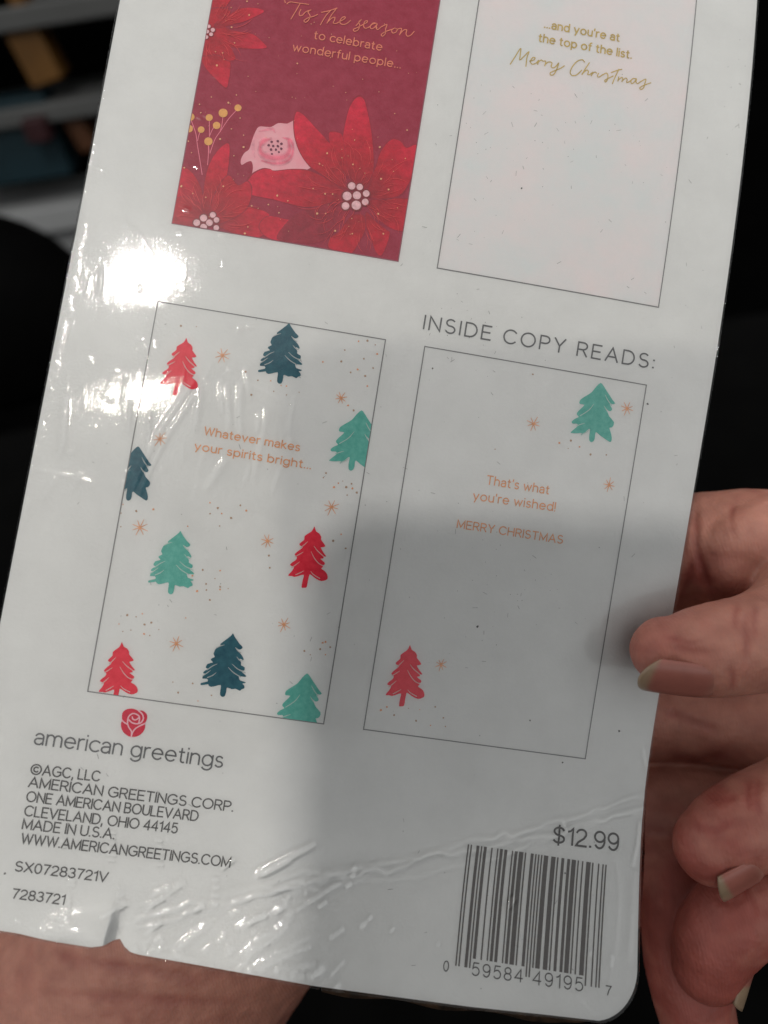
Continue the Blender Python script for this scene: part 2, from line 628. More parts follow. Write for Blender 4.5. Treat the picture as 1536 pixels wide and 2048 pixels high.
def write(pr, s, p0, p1, capx, wt0, track=0.24, space=0.36, slant=0.0, cap=0.35):
    """lettering along a baseline given by two points of the panel; capx is the capital height in mm"""
    wt = wt0 * 1.06
    q0, q1, q2 = px2uv([p0, p1, (p0[0], p0[1] - 10)])
    loc = np.linalg.norm(q2 - q0) / 1.007
    wt *= loc
    capx *= loc
    adv = 0.0
    items = []
    for i, ch in enumerate(s):
        if ch == ' ':
            adv += space
            continue
        w, st = GL[ch]
        lsb = 0.0
        items.append((adv, st))
        adv += w + track
    adv -= track
    d = q1 - q0
    L = np.linalg.norm(d)
    ex = d / L
    ey = np.array([ex[1], -ex[0]])
    sx_ = L / adv
    for a, st in items:
        for k_ in st:
            P = np.array([q0 + ex * ((a + x + slant * y) * sx_) + ey * (y * capx) for x, y in k_])
            pr.ribbon(P, wt, cap=cap, step=0.9)


def mm(px):
    return px * 0.1007


M_grey = mat('grey_ink', ink(84, 85, 84), 0.5, noise=0.15, nscale=60)
M_dark = mat('charcoal_ink', ink(66, 65, 63), 0.5, noise=0.15, nscale=60)
M_line = mat('line_ink', ink(104, 104, 102), 0.5)
M_copper = mat('copper_ink', ink(186, 134, 96), 0.45, noise=0.2, nscale=80)
M_gold = mat('gold_ink', ink(176, 150, 88, ref=(200, 196, 190)), 0.45, noise=0.2, nscale=80)
M_rosegold = mat('rose_gold_ink', ink(206, 116, 92), 0.45, noise=0.15, nscale=80)

# ---- line frames
for (a, b, c, d) in ((UA, UB, V3T, V3B), (UC, UD, V3T, V3B), (UC, UD, V1T, V1B)):
    pr = Print()
    for seg in (((a, c), (b, c)), ((b, c), (b, d)), ((b, d), (a, d)), ((a, d), (a, c))):
        pr.ribbon(seg, 0.2, cap=0.5)
    pr.build('line_frame', M_line, pack)

# ---- pale pink panel
M_pink = mat('pale_pink_print', ink(196, 197, 191, ref=(200, 199, 193)), 0.55, noise=1.0, nscale=5.5, second=ink(206, 196, 190, ref=(200, 199, 193)), bump=0.3, bscale=160)
gu, gv = np.meshgrid(np.linspace(UC + .15, UD - .15, 60), np.linspace(V1T + .15, V1B - .15, 100))
ii = np.arange(6000).reshape(100, 60)
GF = np.stack([ii[:-1, :-1], ii[1:, :-1], ii[1:, 1:], ii[:-1, 1:]], -1).reshape(-1, 4)
pinkp = add_mesh('pink_print', card_cam(gu.ravel(), gv.ravel(), zf(gu.ravel(), gv.ravel()) + 0.045), GF, M_pink, pack, uv=np.stack([gu.ravel(), gv.ravel()], 1))
pr = Print(0.09)
write(pr, '\u2026and you\'re at', (1088.5, 55.5), (1237.4, 83), mm(15.5), mm(2.5))
write(pr, 'the top of the list.', (1077, 83), (1262, 117.5), mm(15.5), mm(2.5))
pr.build('lettering', M_gold, pinkp)
pr = Print(0.09)
for st in ([(95, 460), (140, 390), (190, 315), (188, 370), (184, 420), (225, 385), (268, 345), (250, 400), (240, 480)],
           [(275, 432), (312, 422), (326, 402), (303, 400), (282, 435), (300, 460), (335, 450), (358, 425), (350, 462)],
           [(348, 450), (380, 422), (400, 432), (424, 434), (416, 475)], [(418, 465), (450, 440), (482, 448), (475, 480), (492, 495), (520, 480), (545, 450), (525, 512), (500, 555), (472, 562), (468, 540), (510, 520), (560, 500), (597, 476)],
           [(785, 440), (765, 420), (720, 432), (675, 480), (652, 535), (670, 565), (712, 560), (758, 518)],
           [(830, 448), (795, 500), (762, 556)], [(766, 548), (805, 515), (822, 530), (815, 555), (835, 556), (862, 536), (850, 566)], [(848, 568), (862, 546), (884, 534), (897, 543)], [(915, 546), (906, 572), (922, 580), (955, 557)],
           [(955, 560), (988, 543), (1002, 562), (1000, 600), (982, 626), (975, 610), (1012, 590), (1052, 570)],
           [(1106, 508), (1070, 580), (1045, 641)], [(1036, 538), (1085, 520), (1132, 508)],
           [(1104, 580), (1096, 617)], [(1099, 608), (1132, 583), (1142, 598), (1134, 622)], [(1136, 616), (1168, 590), (1182, 603), (1178, 630), (1200, 624), (1218, 610)],
           [(1262, 596), (1235, 595), (1217, 620), (1225, 641), (1250, 626), (1268, 598), (1264, 626), (1280, 641), (1305, 625), (1355, 600), (1347, 640), (1335, 680), (1312, 695), (1300, 680), (1340, 656), (1402, 634)]):
    pr.ribbon(smooth_curve(crop(st, 1000, 30, 4.655), 6), mm(2.2), step=0.4)
pr.build('script_lettering', M_gold, pinkp)

# ---- red poinsettia panel
M_red = mat('burgundy_print', ink(128, 28, 49), 0.55, noise=0.6, nscale=40, second=ink(144, 50, 68), bump=0.3, bscale=160)
gu, gv = np.meshgrid(np.linspace(UA, UB, 60), np.linspace(V1T, V1B, 100))
redp = add_mesh('poinsettia_print', card_cam(gu.ravel(), gv.ravel(), zf(gu.ravel(), gv.ravel()) + 0.04), GF, M_red, pack, uv=np.stack([gu.ravel(), gv.ravel()], 1))
pr = Print(0.05)
for seg in (((UA, V1T), (UB, V1T)), ((UB, V1T), (UB, V1B)), ((UB, V1B), (UA, V1B)), ((UA, V1B), (UA, V1T))):
    pr.ribbon(seg, 0.22)
pr.build('line_frame', mat('panel_edge_ink', ink(120, 70, 78), 0.5), redp)
M_petal = mat('petal_print', (0.4, 0.05, 0.06), 0.55, attr='paint', noise=0.2, nscale=60, bump=0.3, bscale=160)
CT, CM, CB = ink(180, 30, 56), ink(155, 26, 39), ink(132, 33, 43)


def petals(name, polys, centre, reach, box):
    pr = Print(0.07)
    for P in polys:
        P = smooth_curve(P, 4, closed=True)
        P = clip_poly(P, UA + .05, UB - .05, V1T, V1B - .05)
        if len(P) < 3:
            continue
        # gridded so that the paint can grade from base to tip
        d = np.linalg.norm(P - centre, axis=1)
        t = np.clip(d / reach, 0, 1)[:, None]
        rn = np.array([[random.uniform(-0.1, 0.1)] for _ in P])
        t = np.clip(t + rn, 0, 1)
        c = np.where(t < 0.5, CB + (CM - CB) * t * 2, CM + (CT - CM) * (t * 2 - 1))
        E_ = clip_poly(P.mean(0) + (P - P.mean(0)) * 1.045, UA + .05, UB - .05, V1T, V1B - .05)
        if len(E_) > 2:
            pr.fill(E_, colors=np.tile((CB * 0.55 + ink(133, 34, 55) * 0.45), (len(E_), 1)))
        pr.fill(P, colors=c)
    return pr.build(name, M_petal, redp)


def stamens(flower, pts, ox, oy, sc, small=False):
    a, b = Print(0.13), Print(0.16)
    for (x, y, r) in pts:
        q = crop([(x, y)], ox, oy, sc)[0]
        rr = r / sc * 0.1007
        if q[0] - rr * .5 < UA or q[1] + rr * .3 > V1B:
            if q[0] < UA - .2 or q[1] > V1B + .2:
                continue
        an = np.linspace(0, 2 * math.pi, 14, endpoint=False)
        for pr_, f in ((a, 1.35), (b, 1.0)):
            C = np.stack([q[0] + rr * f * np.cos(an), q[1] + rr * f * np.sin(an)], 1)
            C = clip_poly(C, UA + .05, UB, V1T, V1B - .05)
            if len(C) > 2:
                pr_.fill(C)
    a.build('stamen_outline', M_stam0, flower)  # dark printed outline behind each stamen dot
    b.build('stamen_dots', M_stam1, flower)


M_stam0 = mat('stamen_ring_print', ink(112, 40, 44), 0.5)
M_stam1 = mat('stamen_print', ink(222, 158, 158), 0.5, noise=0.2, nscale=120)
C4 = lambda P: crop(P, 480, 180, 4.042)
C1 = lambda P: crop(P, 340, 0, 5.12)
R1 = lambda P: crop(P, 300, 0, 2.56)
cB = C4([(940, 860)])[0]
big = petals('poinsettia', [
    C4([(965, 55), (1005, 85), (1035, 200), (1060, 330), (1075, 470), (1080, 600), (1060, 740), (985, 800), (900, 720), (840, 580), (815, 470), (830, 390), (850, 280), (880, 160), (920, 85)]),
    C4([(720, 350), (790, 345), (830, 380), (850, 520), (870, 700), (800, 600), (740, 470)]),
    C4([(1100, 620), (1130, 520), (1180, 440), (1240, 400), (1300, 420), (1345, 470), (1420, 445), (1470, 500), (1420, 620), (1360, 760), (1290, 850), (1150, 880), (1040, 850), (1060, 720)]),
    C4([(1050, 900), (1180, 880), (1330, 880), (1420, 900), (1400, 1100), (1300, 1140), (1190, 1100), (1110, 1020)]),
    C4([(1020, 990), (1090, 1060), (1180, 1130), (1210, 1170), (1150, 1330), (1100, 1310), (1060, 1200), (1020, 1100)]),
    C4([(900, 1020), (1000, 1020), (1010, 1130), (960, 1230), (900, 1320), (800, 1310), (715, 1270), (740, 1190), (810, 1140)]),
    C4([(860, 960), (800, 1090), (740, 1170), (620, 1230), (470, 1230), (310, 1200), (380, 1080), (470, 1000), (600, 955), (740, 930)]),
    C4([(880, 870), (760, 900), (640, 935), (520, 945), (400, 920), (270, 885), (100, 850), (20, 800), (60, 740), (110, 680), (190, 640), (250, 645), (285, 658), (420, 645), (560, 655), (700, 720), (830, 790)]),
    C4([(465, 178), (520, 210), (590, 285), (650, 350), (730, 440), (790, 540), (830, 640), (850, 800), (760, 750), (640, 670), (560, 610), (490, 510), (450, 400), (438, 300), (442, 220)]),
], cB, 17.5, None)
stamens(big, [(903, 778, 30), (968, 787, 26), (866, 860, 36), (945, 855, 33), (1020, 840, 27), (1012, 908, 27), (853, 940, 31), (940, 934, 38)], 480, 180, 4.042)
cL = R1([(295, 1130)])[0]
low = petals('poinsettia', [
    R1([(140, 880), (170, 858), (215, 885), (260, 960), (280, 1060), (290, 1130), (200, 1130), (110, 1140), (120, 1000)]),
    R1([(110, 1040), (180, 1010), (270, 1060), (290, 1160), (100, 1150)]),
    R1([(400, 900), (450, 950), (500, 930), (520, 980), (500, 1060), (440, 1110), (340, 1150), (300, 1100), (340, 980)]),
    R1([(380, 1090), (480, 1060), (580, 1080), (610, 1110), (560, 1160), (600, 1190), (500, 1230), (400, 1180), (330, 1150)]),
    R1([(560, 1160), (600, 1110), (680, 1120), (760, 1150), (700, 1230), (600, 1215)]),
    R1([(275, 1000), (285, 910), (310, 830), (350, 770), (395, 735), (408, 760), (402, 850), (385, 930), (360, 1000), (320, 1090), (285, 1120)]),
], cL, 15.0, None)
stamens(low, [(275, 1118, 18), (322, 1102, 15), (240, 1142, 17), (305, 1142, 17), (341, 1128, 14), (275, 1165, 17), (340, 1168, 14)], 300, 0, 2.56)
cT = C1([(400, 330)])[0]
tl = petals('poinsettia', [
    C1([(420, -60), (640, -60), (610, 20), (540, 90), (440, 130), (390, 130)]),
    C1([(400, 120), (540, 90), (620, 130), (560, 260), (640, 330), (600, 420), (640, 520), (670, 600), (600, 620), (480, 560), (330, 560), (370, 330)]),
    C1([(600, 160), (720, 92), (870, 85), (962, 116), (900, 160), (760, 222), (650, 250), (500, 290), (470, 240)]),
    C1([(520, 300), (700, 325), (850, 355), (950, 435), (988, 490), (850, 500), (640, 485), (480, 420), (430, 350)]),
    C1([(325, 560), (355, 680), (450, 790), (570, 900), (600, 830), (615, 740), (618, 640), (600, 570), (520, 470), (420, 440)]),
], cT, 12.5, None)
stamens(tl, [(397, 275, 20), (440, 312, 22), (383, 328, 20), (422, 356, 20), (374, 385, 20)], 340, 0, 5.12)

M_rose = mat('rose_print', ink(216, 150, 152), 0.55, noise=0.6, nscale=30, second=ink(206, 126, 134))
rs = Print(0.055)
rp = C1([(1280, 1250), (1200, 1268), (1110, 1262), (1040, 1300), (980, 1300), (910, 1300), (870, 1360), (840, 1440), (810, 1530), (760, 1570), (725, 1640), (735, 1690), (790, 1660), (835, 1655), (850, 1720), (840, 1800), (900, 1745), (1000, 1725), (1080, 1765), (1180, 1740), (1360, 1750), (1450, 1700), (1380, 1600), (1310, 1480)])
rs.fill(smooth_curve(rp, 3, closed=True))
rose = rs.build('rose', M_rose, redp)
ROSE_ST = (([(925, 1480), (930, 1560), (990, 1605), (1080, 1622), (1180, 1605), (1225, 1540), (1215, 1450)], 17), ([(925, 1500), (955, 1450), (1010, 1430)], 13), ([(950, 1650), (1060, 1675), (1180, 1660), (1250, 1590), (1262, 1480)], 9), ([(1170, 1415), (1235, 1440), (1255, 1490)], 8), ([(925, 1345), (1040, 1322), (1070, 1350)], 6), ([(860, 1420), (850, 1520), (870, 1620)], 5))
for lay, (f_, z0_, c_) in enumerate(((1.25, 0.066, (212, 138, 144)), (0.85, 0.078, (206, 124, 134)), (0.45, 0.092, (196, 106, 120)))):
    r2 = Print(z0_)
    for st, w in ROSE_ST[:6 - lay]:
        r2.ribbon(smooth_curve(C1(st), 6), mm(w) * f_, taper=lambda t: 0.3 + 0.7 * np.sin(t * math.pi))
    r2.build('petal_shading', mat('rose_shade_print', ink(*c_), 0.55, noise=0.3, nscale=40), rose)
r2 = Print(0.125)
for x, y in ((1040, 1455), (1105, 1448), (1010, 1490), (1058, 1498), (1140, 1475), (1105, 1500), (1035, 1535), (1085, 1535), (1045, 1578), (1115, 1560), (1140, 1525)):
    r2.disc(C1([(x, y)])[0], mm(2.6 if y < 1550 else 2.0), 9, 0.15)
r2.build('stamen_dots', mat('plum_ink', ink(92, 40, 58), 0.5), rose)

sp = Print(0.06)
for st in ([(330, 1790), (300, 1600), (280, 1480), (265, 1370), (220, 1240)], [(285, 1440), (295, 1390), (315, 1340)], [(235, 1300), (205, 1330)], [(385, 1690), (395, 1560), (392, 1460)], [(405, 1400), (405, 1300), (402, 1210)], [(408, 1390), (440, 1320), (478, 1285)], [(410, 1570), (460, 1430), (520, 1340), (600, 1220), (700, 1110)], [(515, 1350), (535, 1260), (545, 1160)], [(400, 1560), (398, 1500)]):
    P = clip_line(resample(smooth_curve(C1(st), 5), 0.2), UA, UB, V1T, V1B)
    sp.ribbon(P, mm(1.5))
spr = sp.build('berry_sprig', mat('pink_stem_ink', ink(196, 108, 122), 0.5), redp)
sp = Print(0.1)
for x, y, r in ((212, 1200, 40), (195, 1320, 40), (320, 1330, 34), (402, 1207, 36), (545, 1160, 46), (697, 1108, 36), (478, 1287, 38), (394, 1450, 42)):
    q = C1([(x, y)])[0]
    an = np.linspace(0, 2 * math.pi, 18, endpoint=False)
    C = clip_poly(np.stack([q[0] + mm(r / 5.12) * np.cos(an), q[1] + mm(r / 5.12) * np.sin(an)], 1), UA + .05, UB, V1T, V1B)
    sp.fill(C)
sp.build('berry', mat('ochre_ink', ink(198, 146, 80), 0.5, noise=0.15, nscale=90), spr)
sp = Print(0.2)
spk = [(682, 978), (600, 1058), (318, 1160), (630, 1325), (755, 1390), (755, 1510), (222, 1568), (190, 1450), (515, 1428), (148, 1722), (118, 1912), (548, 1912), (368, 2025), (235, 1985), (655, 1600), (1100, 2005), (628, 85), (812, 160), (662, 445), (482, 676), (540, 548), (468, 535), (632, 285), (790, 20), (720, 1215), (305, 1075), (425, 1000), (1305, 655)]
q4 = [(642, 600), (688, 842), (592, 800), (748, 845), (302, 858), (388, 900), (96, 940), (316, 995), (624, 1002), (692, 1002), (904, 1042), (1118, 1005), (768, 1142), (1158, 1165), (908, 1165), (1130, 466), (1335, 558), (1240, 662), (1140, 722), (1200, 808), (824, 552), (912, 605), (705, 515), (926, 408), (65, 1110), (40, 1162), (1250, 195), (1350, 328), (30, 465), (10, 150), (230, 930)]
for q in list(C1(spk)) + list(C4(q4)):
    sp.disc(q, mm(random.uniform(1.1, 2.2)), 8, 0.2)
for _ in range(70):
    sp.disc((random.uniform(UA + 1, UB - 1), random.uniform(V1B - 50, V1B - 1)), mm(random.uniform(0.5, 1.0)), 6, 0.2)
tag(sp.build('gold_speckle', mat('speckle_ink', ink(222, 150, 110), 0.45), redp), kind='stuff')
# fine lighter brush hairs over the petals
hp = Print(0.19)
for (cx_, cy_, Rm, rot0, rot1, nn) in ((cB[0], cB[1], 14, 0, 360, 110), (cL[0], cL[1], 11, 180, 370, 45), (cT[0], cT[1], 9, -80, 90, 35)):
    for _ in range(nn):
        a = math.radians(random.uniform(rot0, rot1))
        r0 = random.uniform(2.0, Rm * 0.6)
        r1 = r0 + random.uniform(1.5, 5)
        bend = random.uniform(-0.25, 0.25)
        P = np.array([(cx_ + (r0 + (r1 - r0) * t) * math.cos(a + bend * t * t), cy_ + (r0 + (r1 - r0) * t) * math.sin(a + bend * t * t)) for t in np.linspace(0, 1, 7)])
        P = clip_line(P, UA + .3, UB - .3, V1T, V1B - .3)
        if len(P) > 3:
            hp.ribbon(P, random.uniform(0.05, 0.11), step=0.8, taper=lambda t: 0.3 + 0.7 * np.sin(t * math.pi))
tag(hp.build('brush_strokes', mat('brush_ink', ink(188, 62, 66), 0.5), redp), kind='stuff')

pr = Print(0.16)
write(pr, 'to celebrate', (628, 78), (762.5, 102), mm(15.5), mm(2.1))
write(pr, 'wonderful people\u2026', (585.5, 102), (800.5, 137.5), mm(15.5), mm(2.1))
pr.build('lettering', M_rosegold, redp)
pr = Print(0.16)
for st in ([(125, 5), (131, 28)], [(145, 38), (172, 22), (240, 30), (330, 42)], [(258, 33), (225, 92), (180, 166)], [(264, 86), (250, 118), (256, 138), (278, 134), (305, 106), (348, 90), (325, 107), (342, 140), (330, 175), (305, 195), (290, 182), (320, 160), (370, 145), (406, 129)],
           [(440, 110), (500, 98), (572, 74)], [(522, 90), (475, 142), (431, 216)], [(566, 78), (520, 140), (487, 202)], [(489, 198), (522, 163), (552, 152), (552, 172), (540, 200), (565, 205), (592, 190), (636, 165), (640, 148), (615, 155), (595, 190), (615, 212), (650, 208), (686, 180)],
           [(735, 222), (778, 174), (758, 192), (766, 225), (750, 260), (722, 272), (712, 255), (745, 240), (792, 215), (826, 196), (828, 180), (808, 190), (798, 225), (815, 246), (850, 232), (872, 212), (905, 203)], [(905, 203), (880, 201), (855, 230), (865, 250), (890, 240), (914, 210), (905, 240), (920, 256), (952, 232), (997, 214), (986, 252), (985, 290), (960, 313), (950, 298), (985, 275), (1037, 256)],
           [(1062, 245), (1040, 260), (1045, 286), (1070, 281), (1086, 258), (1068, 245), (1084, 254), (1122, 248), (1105, 302)], [(1108, 296), (1140, 262), (1167, 260), (1160, 290), (1172, 313), (1200, 305), (1229, 274)]):
    pr.ribbon(smooth_curve(crop(st, 540, 0, 4.267), 6), mm(1.9), step=0.4)
pr.build('script_lettering', M_rosegold, redp)

# ---- stamped trees
TREES = {
    'A': ((560, 1030, 10.97), (765, 255), (525, 1588),
          [(765, 255), (800, 360), (870, 410), (912, 490), (905, 540), (960, 620), (1000, 690), (930, 710), (900, 722), (960, 830), (1018, 915), (960, 912), (955, 955), (890, 965), (985, 1050), (965, 1100), (920, 1095), (945, 1140), (905, 1175), (985, 1235), (1032, 1300), (1045, 1390), (1000, 1430), (900, 1450), (800, 1405), (720, 1345), (658, 1300), (638, 1340), (610, 1450), (582, 1580), (525, 1592), (470, 1580), (500, 1420), (525, 1310), (420, 1330), (320, 1355), (260, 1335), (188, 1330), (200, 1290), (260, 1230), (310, 1140), (270, 1118), (222, 1088), (280, 1030), (350, 985), (375, 925), (345, 890), (328, 855), (400, 790), (480, 735), (505, 690), (455, 675), (432, 630), (520, 560), (542, 520), (550, 460), (640, 400), (700, 360), (740, 300)],
          [[(610, 590), (540, 650), (460, 720)], [(510, 815), (430, 860), (345, 905)], [(425, 1030), (340, 1095), (260, 1150)], [(520, 1225), (430, 1270), (350, 1305)], [(755, 690), (830, 790), (960, 910)], [(690, 810), (760, 950), (850, 1060), (945, 1115)], [(680, 1240), (740, 1310), (870, 1390)]]),
    'B': ((390, 1250, 11.815), (910, 205), (650, 1695),
          [(910, 200), (945, 270), (1010, 370), (1070, 455), (1135, 525), (1110, 570), (1040, 585), (975, 535), (1020, 610), (1110, 715), (1158, 810), (1140, 835), (1062, 800), (1100, 900), (1095, 955), (1182, 1010), (1165, 1085), (1090, 1070), (1060, 1050), (1130, 1130), (1215, 1210), (1180, 1232), (1070, 1215), (1040, 1215), (1060, 1300), (1110, 1330), (1198, 1358), (1180, 1382), (1125, 1388), (1165, 1440), (1170, 1500), (1105, 1525), (1060, 1560), (960, 1512), (870, 1522), (762, 1482), (742, 1560), (712, 1672), (650, 1702), (592, 1650), (610, 1500), (608, 1420), (500, 1440), (385, 1462), (325, 1430), (310, 1400), (150, 1422), (145, 1370), (300, 1335), (290, 1270), (178, 1265), (200, 1200), (270, 1150), (200, 1143), (220, 1095), (310, 1035), (262, 1010), (300, 920), (430, 885), (385, 830), (400, 790), (475, 755), (448, 690), (465, 630), (505, 555), (605, 490), (615, 445), (700, 380), (820, 290), (880, 240)],
          [[(700, 470), (600, 500), (520, 540)], [(530, 920), (420, 970), (290, 1060)], [(370, 1075), (280, 1140), (190, 1200)], [(500, 1130), (420, 1190), (300, 1240)], [(970, 540), (1030, 620), (1090, 660)], [(1000, 760), (1070, 840), (1130, 850)], [(890, 930), (1010, 1040), (1190, 1135)], [(800, 1010), (920, 1130), (1080, 1230)]]),
    'C': ((1120, 750, 10.97), (890, 180), (680, 1468),
          [(890, 178), (950, 240), (1010, 340), (1080, 450), (1140, 550), (1200, 632), (1150, 652), (1110, 640), (1085, 660), (1132, 755), (1100, 797), (1045, 790), (990, 730), (1040, 850), (1070, 920), (1165, 1040), (1150, 1120), (1110, 1160), (1062, 1168), (1090, 1260), (1112, 1380), (1100, 1460), (1060, 1472), (960, 1402), (860, 1330), (782, 1258), (752, 1280), (742, 1380), (712, 1450), (660, 1472), (618, 1430), (620, 1320), (642, 1190), (600, 1190), (520, 1265), (435, 1322), (455, 1270), (360, 1272), (218, 1262), (240, 1222), (330, 1150), (375, 1105), (350, 1060), (262, 1058), (243, 1010), (320, 950), (400, 915), (362, 870), (362, 820), (440, 740), (530, 652), (430, 632), (418, 590), (450, 530), (560, 460), (690, 380), (790, 260)],
          [[(985, 450), (1040, 560), (1120, 675)], [(730, 640), (620, 770), (430, 890)], [(520, 1055), (430, 1080), (350, 1110)], [(960, 690), (1010, 790)], [(620, 1200), (560, 1250), (440, 1300)]]),
}
F3 = (UA + .08, UB - .08, V3T + .05, V3B - .08)
F4 = (UC, UD, V3T, V3B)
TCOL = {'red': (ink(180, 20, 44), ink(194, 44, 62)), 'teal': (ink(70, 140, 126), ink(98, 160, 146)), 'navy': (ink(18, 66, 78), ink(42, 90, 98))}
TMAT = {k_: mat(k_ + '_tree_print', c[0], 0.55, noise=0.7, nscale=70, second=c[1], bump=0.3, bscale=160) for k_, c in TCOL.items()}
TSLIT = {k_: mat(k_ + '_tree_slit', 0.35 * c[0] + 0.65 * np.array([.745, .745, .72]), 0.55) for k_, c in TCOL.items()}
LBL = {'red': 'red stamped fir tree', 'teal': 'light teal stamped fir tree', 'navy': 'dark blue-green stamped fir tree'}
for kind, colr, tip, base, box in (
        ('A', 'red', (373, 676), (350, 790), F3), ('B', 'navy', (578, 646), (559, 767), F3), ('C', 'teal', (723, 821), (703, 941), F3), ('C', 'navy', (276, 893), (258, 1001), F3),
        ('B', 'teal', (361, 1062), (341, 1188), F3), ('A', 'red', (629, 1053), (608, 1175), F3), ('A', 'red', (244, 1284), (230, 1404), F3), ('B', 'navy', (466, 1267), (445, 1393), F3),
        ('C', 'teal', (614, 1347), (596, 1466), F3), ('C', 'teal', (1201, 766), (1184, 884), F4), ('A', 'red', (820, 1290), (803, 1412), F4)):
    (ox, oy, sc), rt, rb, P, slits = TREES[kind]
    a, b = crop([rt, rb], ox, oy, sc)
    c, d = px2uv([tip, base])
    za, zb = complex(*(b - a)), complex(*(d - c))
    rr = zb / za
    fm = lambda Q: np.array([[(complex(*(q - a)) * rr + complex(*c)).real, (complex(*(q - a)) * rr + complex(*c)).imag] for q in crop(Q, ox, oy, sc)])
    Q = clip_poly(smooth_curve(fm(P), 2, closed=True), *box)
    pr = Print(0.07)
    pr.fill(Q)
    tr = pr.build('printed_tree', TMAT[colr], pack)
    tag(tr, LBL[colr])
    pr = Print(0.105)
    for s_ in slits:
        L_ = clip_line(resample(smooth_curve(fm(s_), 5), .15), *box)
        if len(L_) > 3:
            pr.ribbon(L_, mm(1.7), taper=lambda t: 0.45 + 0.55 * np.minimum(1, t * 2.5), step=0.3)
    if pr.V:
        pr.build('brush_gap', TSLIT[colr], tr)

# ---- copper stars and dots
for x, y, r in ((445, 711, 14), (682, 796, 11.5), (320, 878, 13), (663, 1014, 14.5), (280, 1055, 15), (535, 1082, 12.5), (568, 1249, 13), (353, 1287, 13.5), (1067, 848, 14), (1254, 817, 12.5), (1218, 970, 12), (882, 1329, 11.5)):
    pr = Print(0.06)
    c = px2uv([(x, y)])[0]
    a0 = random.uniform(0, 0.5)
    for k_ in range(8):
        a = a0 + k_ * math.pi / 4 + random.uniform(-.12, .12)
        rr = mm(r) * random.uniform(0.8, 1.05) * (1.15 if k_ % 4 == 2 else 1)
        pr.ribbon([c, c + rr * np.array([math.cos(a), math.sin(a)])], mm(2.1), taper=lambda t: 1.0 - 0.55 * t, step=0.3)
    pr.build('printed_star', M_copper, pack)

dots = []
for x, y in ((1300, 235), (1350, 232), (1395, 255), (1405, 307), (1222, 285), (1330, 335), (1097, 352), (1202, 350), (1383, 387), (1295, 395), (1255, 412), (1338, 432), (1350, 490), (658, 408), (728, 457), (800, 460), (690, 540), (818, 520), (890, 490), (890, 540), (962, 525), (860, 487), (290, 147), (378, 152), (1240, 600), (1272, 628), (1210, 1030), (1185, 1042), (1260, 1045), (1230, 1065), (1265, 1072), (1290, 1095), (1235, 1110), (1160, 1065), (1115, 985), (1100, 1010), (455, 1153), (500, 1183), (455, 1215), (522, 1215), (575, 1240), (628, 1168), (662, 1198), (510, 1285), (35, 1200), (133, 1190), (1155, 1370), (1225, 1412)):
    dots.append((x / 2.844 + 260, y / 2.844 + 600))
for x, y in ((228, 130), (218, 175), (300, 166), (390, 156), (217, 247), (650, 476), (742, 480), (715, 522), (668, 550), (620, 588), (670, 582), (742, 565), (742, 580), (785, 575), (688, 635), (595, 507), (1000, 400), (1005, 465), (1383, 288), (1340, 322), (1408, 362), (570, 245), (250, 715), (298, 724), (330, 708), (378, 755), (342, 765), (207, 762), (270, 795), (227, 802), (340, 815), (370, 823), (418, 792), (560, 730), (597, 1077), (520, 1125), (625, 1170), (697, 1140), (492, 1070), (1300, 857), (1272, 895), (1220, 925), (1300, 925), (1188, 905), (1325, 885), (1285, 862)):
    dots.append((x / 2.648 + 160, y / 2.648 + 960))
for x, y in ((1062, 708), (1048, 748), (1105, 740), (1160, 778), (1240, 780), (1003, 720), (870, 375), (680, 752)):
    dots.append((x / 2.518 + 720, y / 2.518 + 600))
for x, y in ((180, 765), (215, 805), (285, 772), (340, 778), (415, 765), (322, 832), (392, 855), (465, 860), (455, 818), (150, 780)):
    dots.append((x / 2.438 + 700, y / 2.438 + 1100))
pr = Print(0.06)
pr2 = Print(0.06)
for i, q in enumerate(px2uv(dots)):
    (pr if i % 3 else pr2).disc(q, mm(random.uniform(1.0, 2.3)), 8, 0.2)
tag(pr.build('speckle_print', mat('speckle_brown_ink', ink(146, 122, 100), 0.5), pack), kind='stuff')
tag(pr2.build('speckle_print', M_copper, pack), kind='stuff')

# ---- lettering of the two line-framed panels
pr = Print()
write(pr, 'Whatever makes', (408, 869), (598, 902), mm(15.5), mm(2.3))
write(pr, 'your spirits bright\u2026', (389, 899), (621, 938), mm(15.5), mm(2.3))
pr.build('greeting_lettering', M_copper, pack)
pr = Print()
write(pr, "That's what", (973, 968), (1096.5, 988), mm(17), mm(2.2))
write(pr, "you're wished!", (946, 999), (1109, 1022), mm(17), mm(2.2))
write(pr, 'MERRY CHRISTMAS', (914, 1055), (1124, 1087), mm(15.5), mm(2.2))
pr.build('greeting_lettering', M_copper, pack)
pr = Print()
write(pr, 'INSIDE COPY READS:', (847, 657.5), (1306, 737.5), mm(27), mm(2.9), track=0.33, space=0.50)
pr.build('heading_lettering', M_grey, pack)
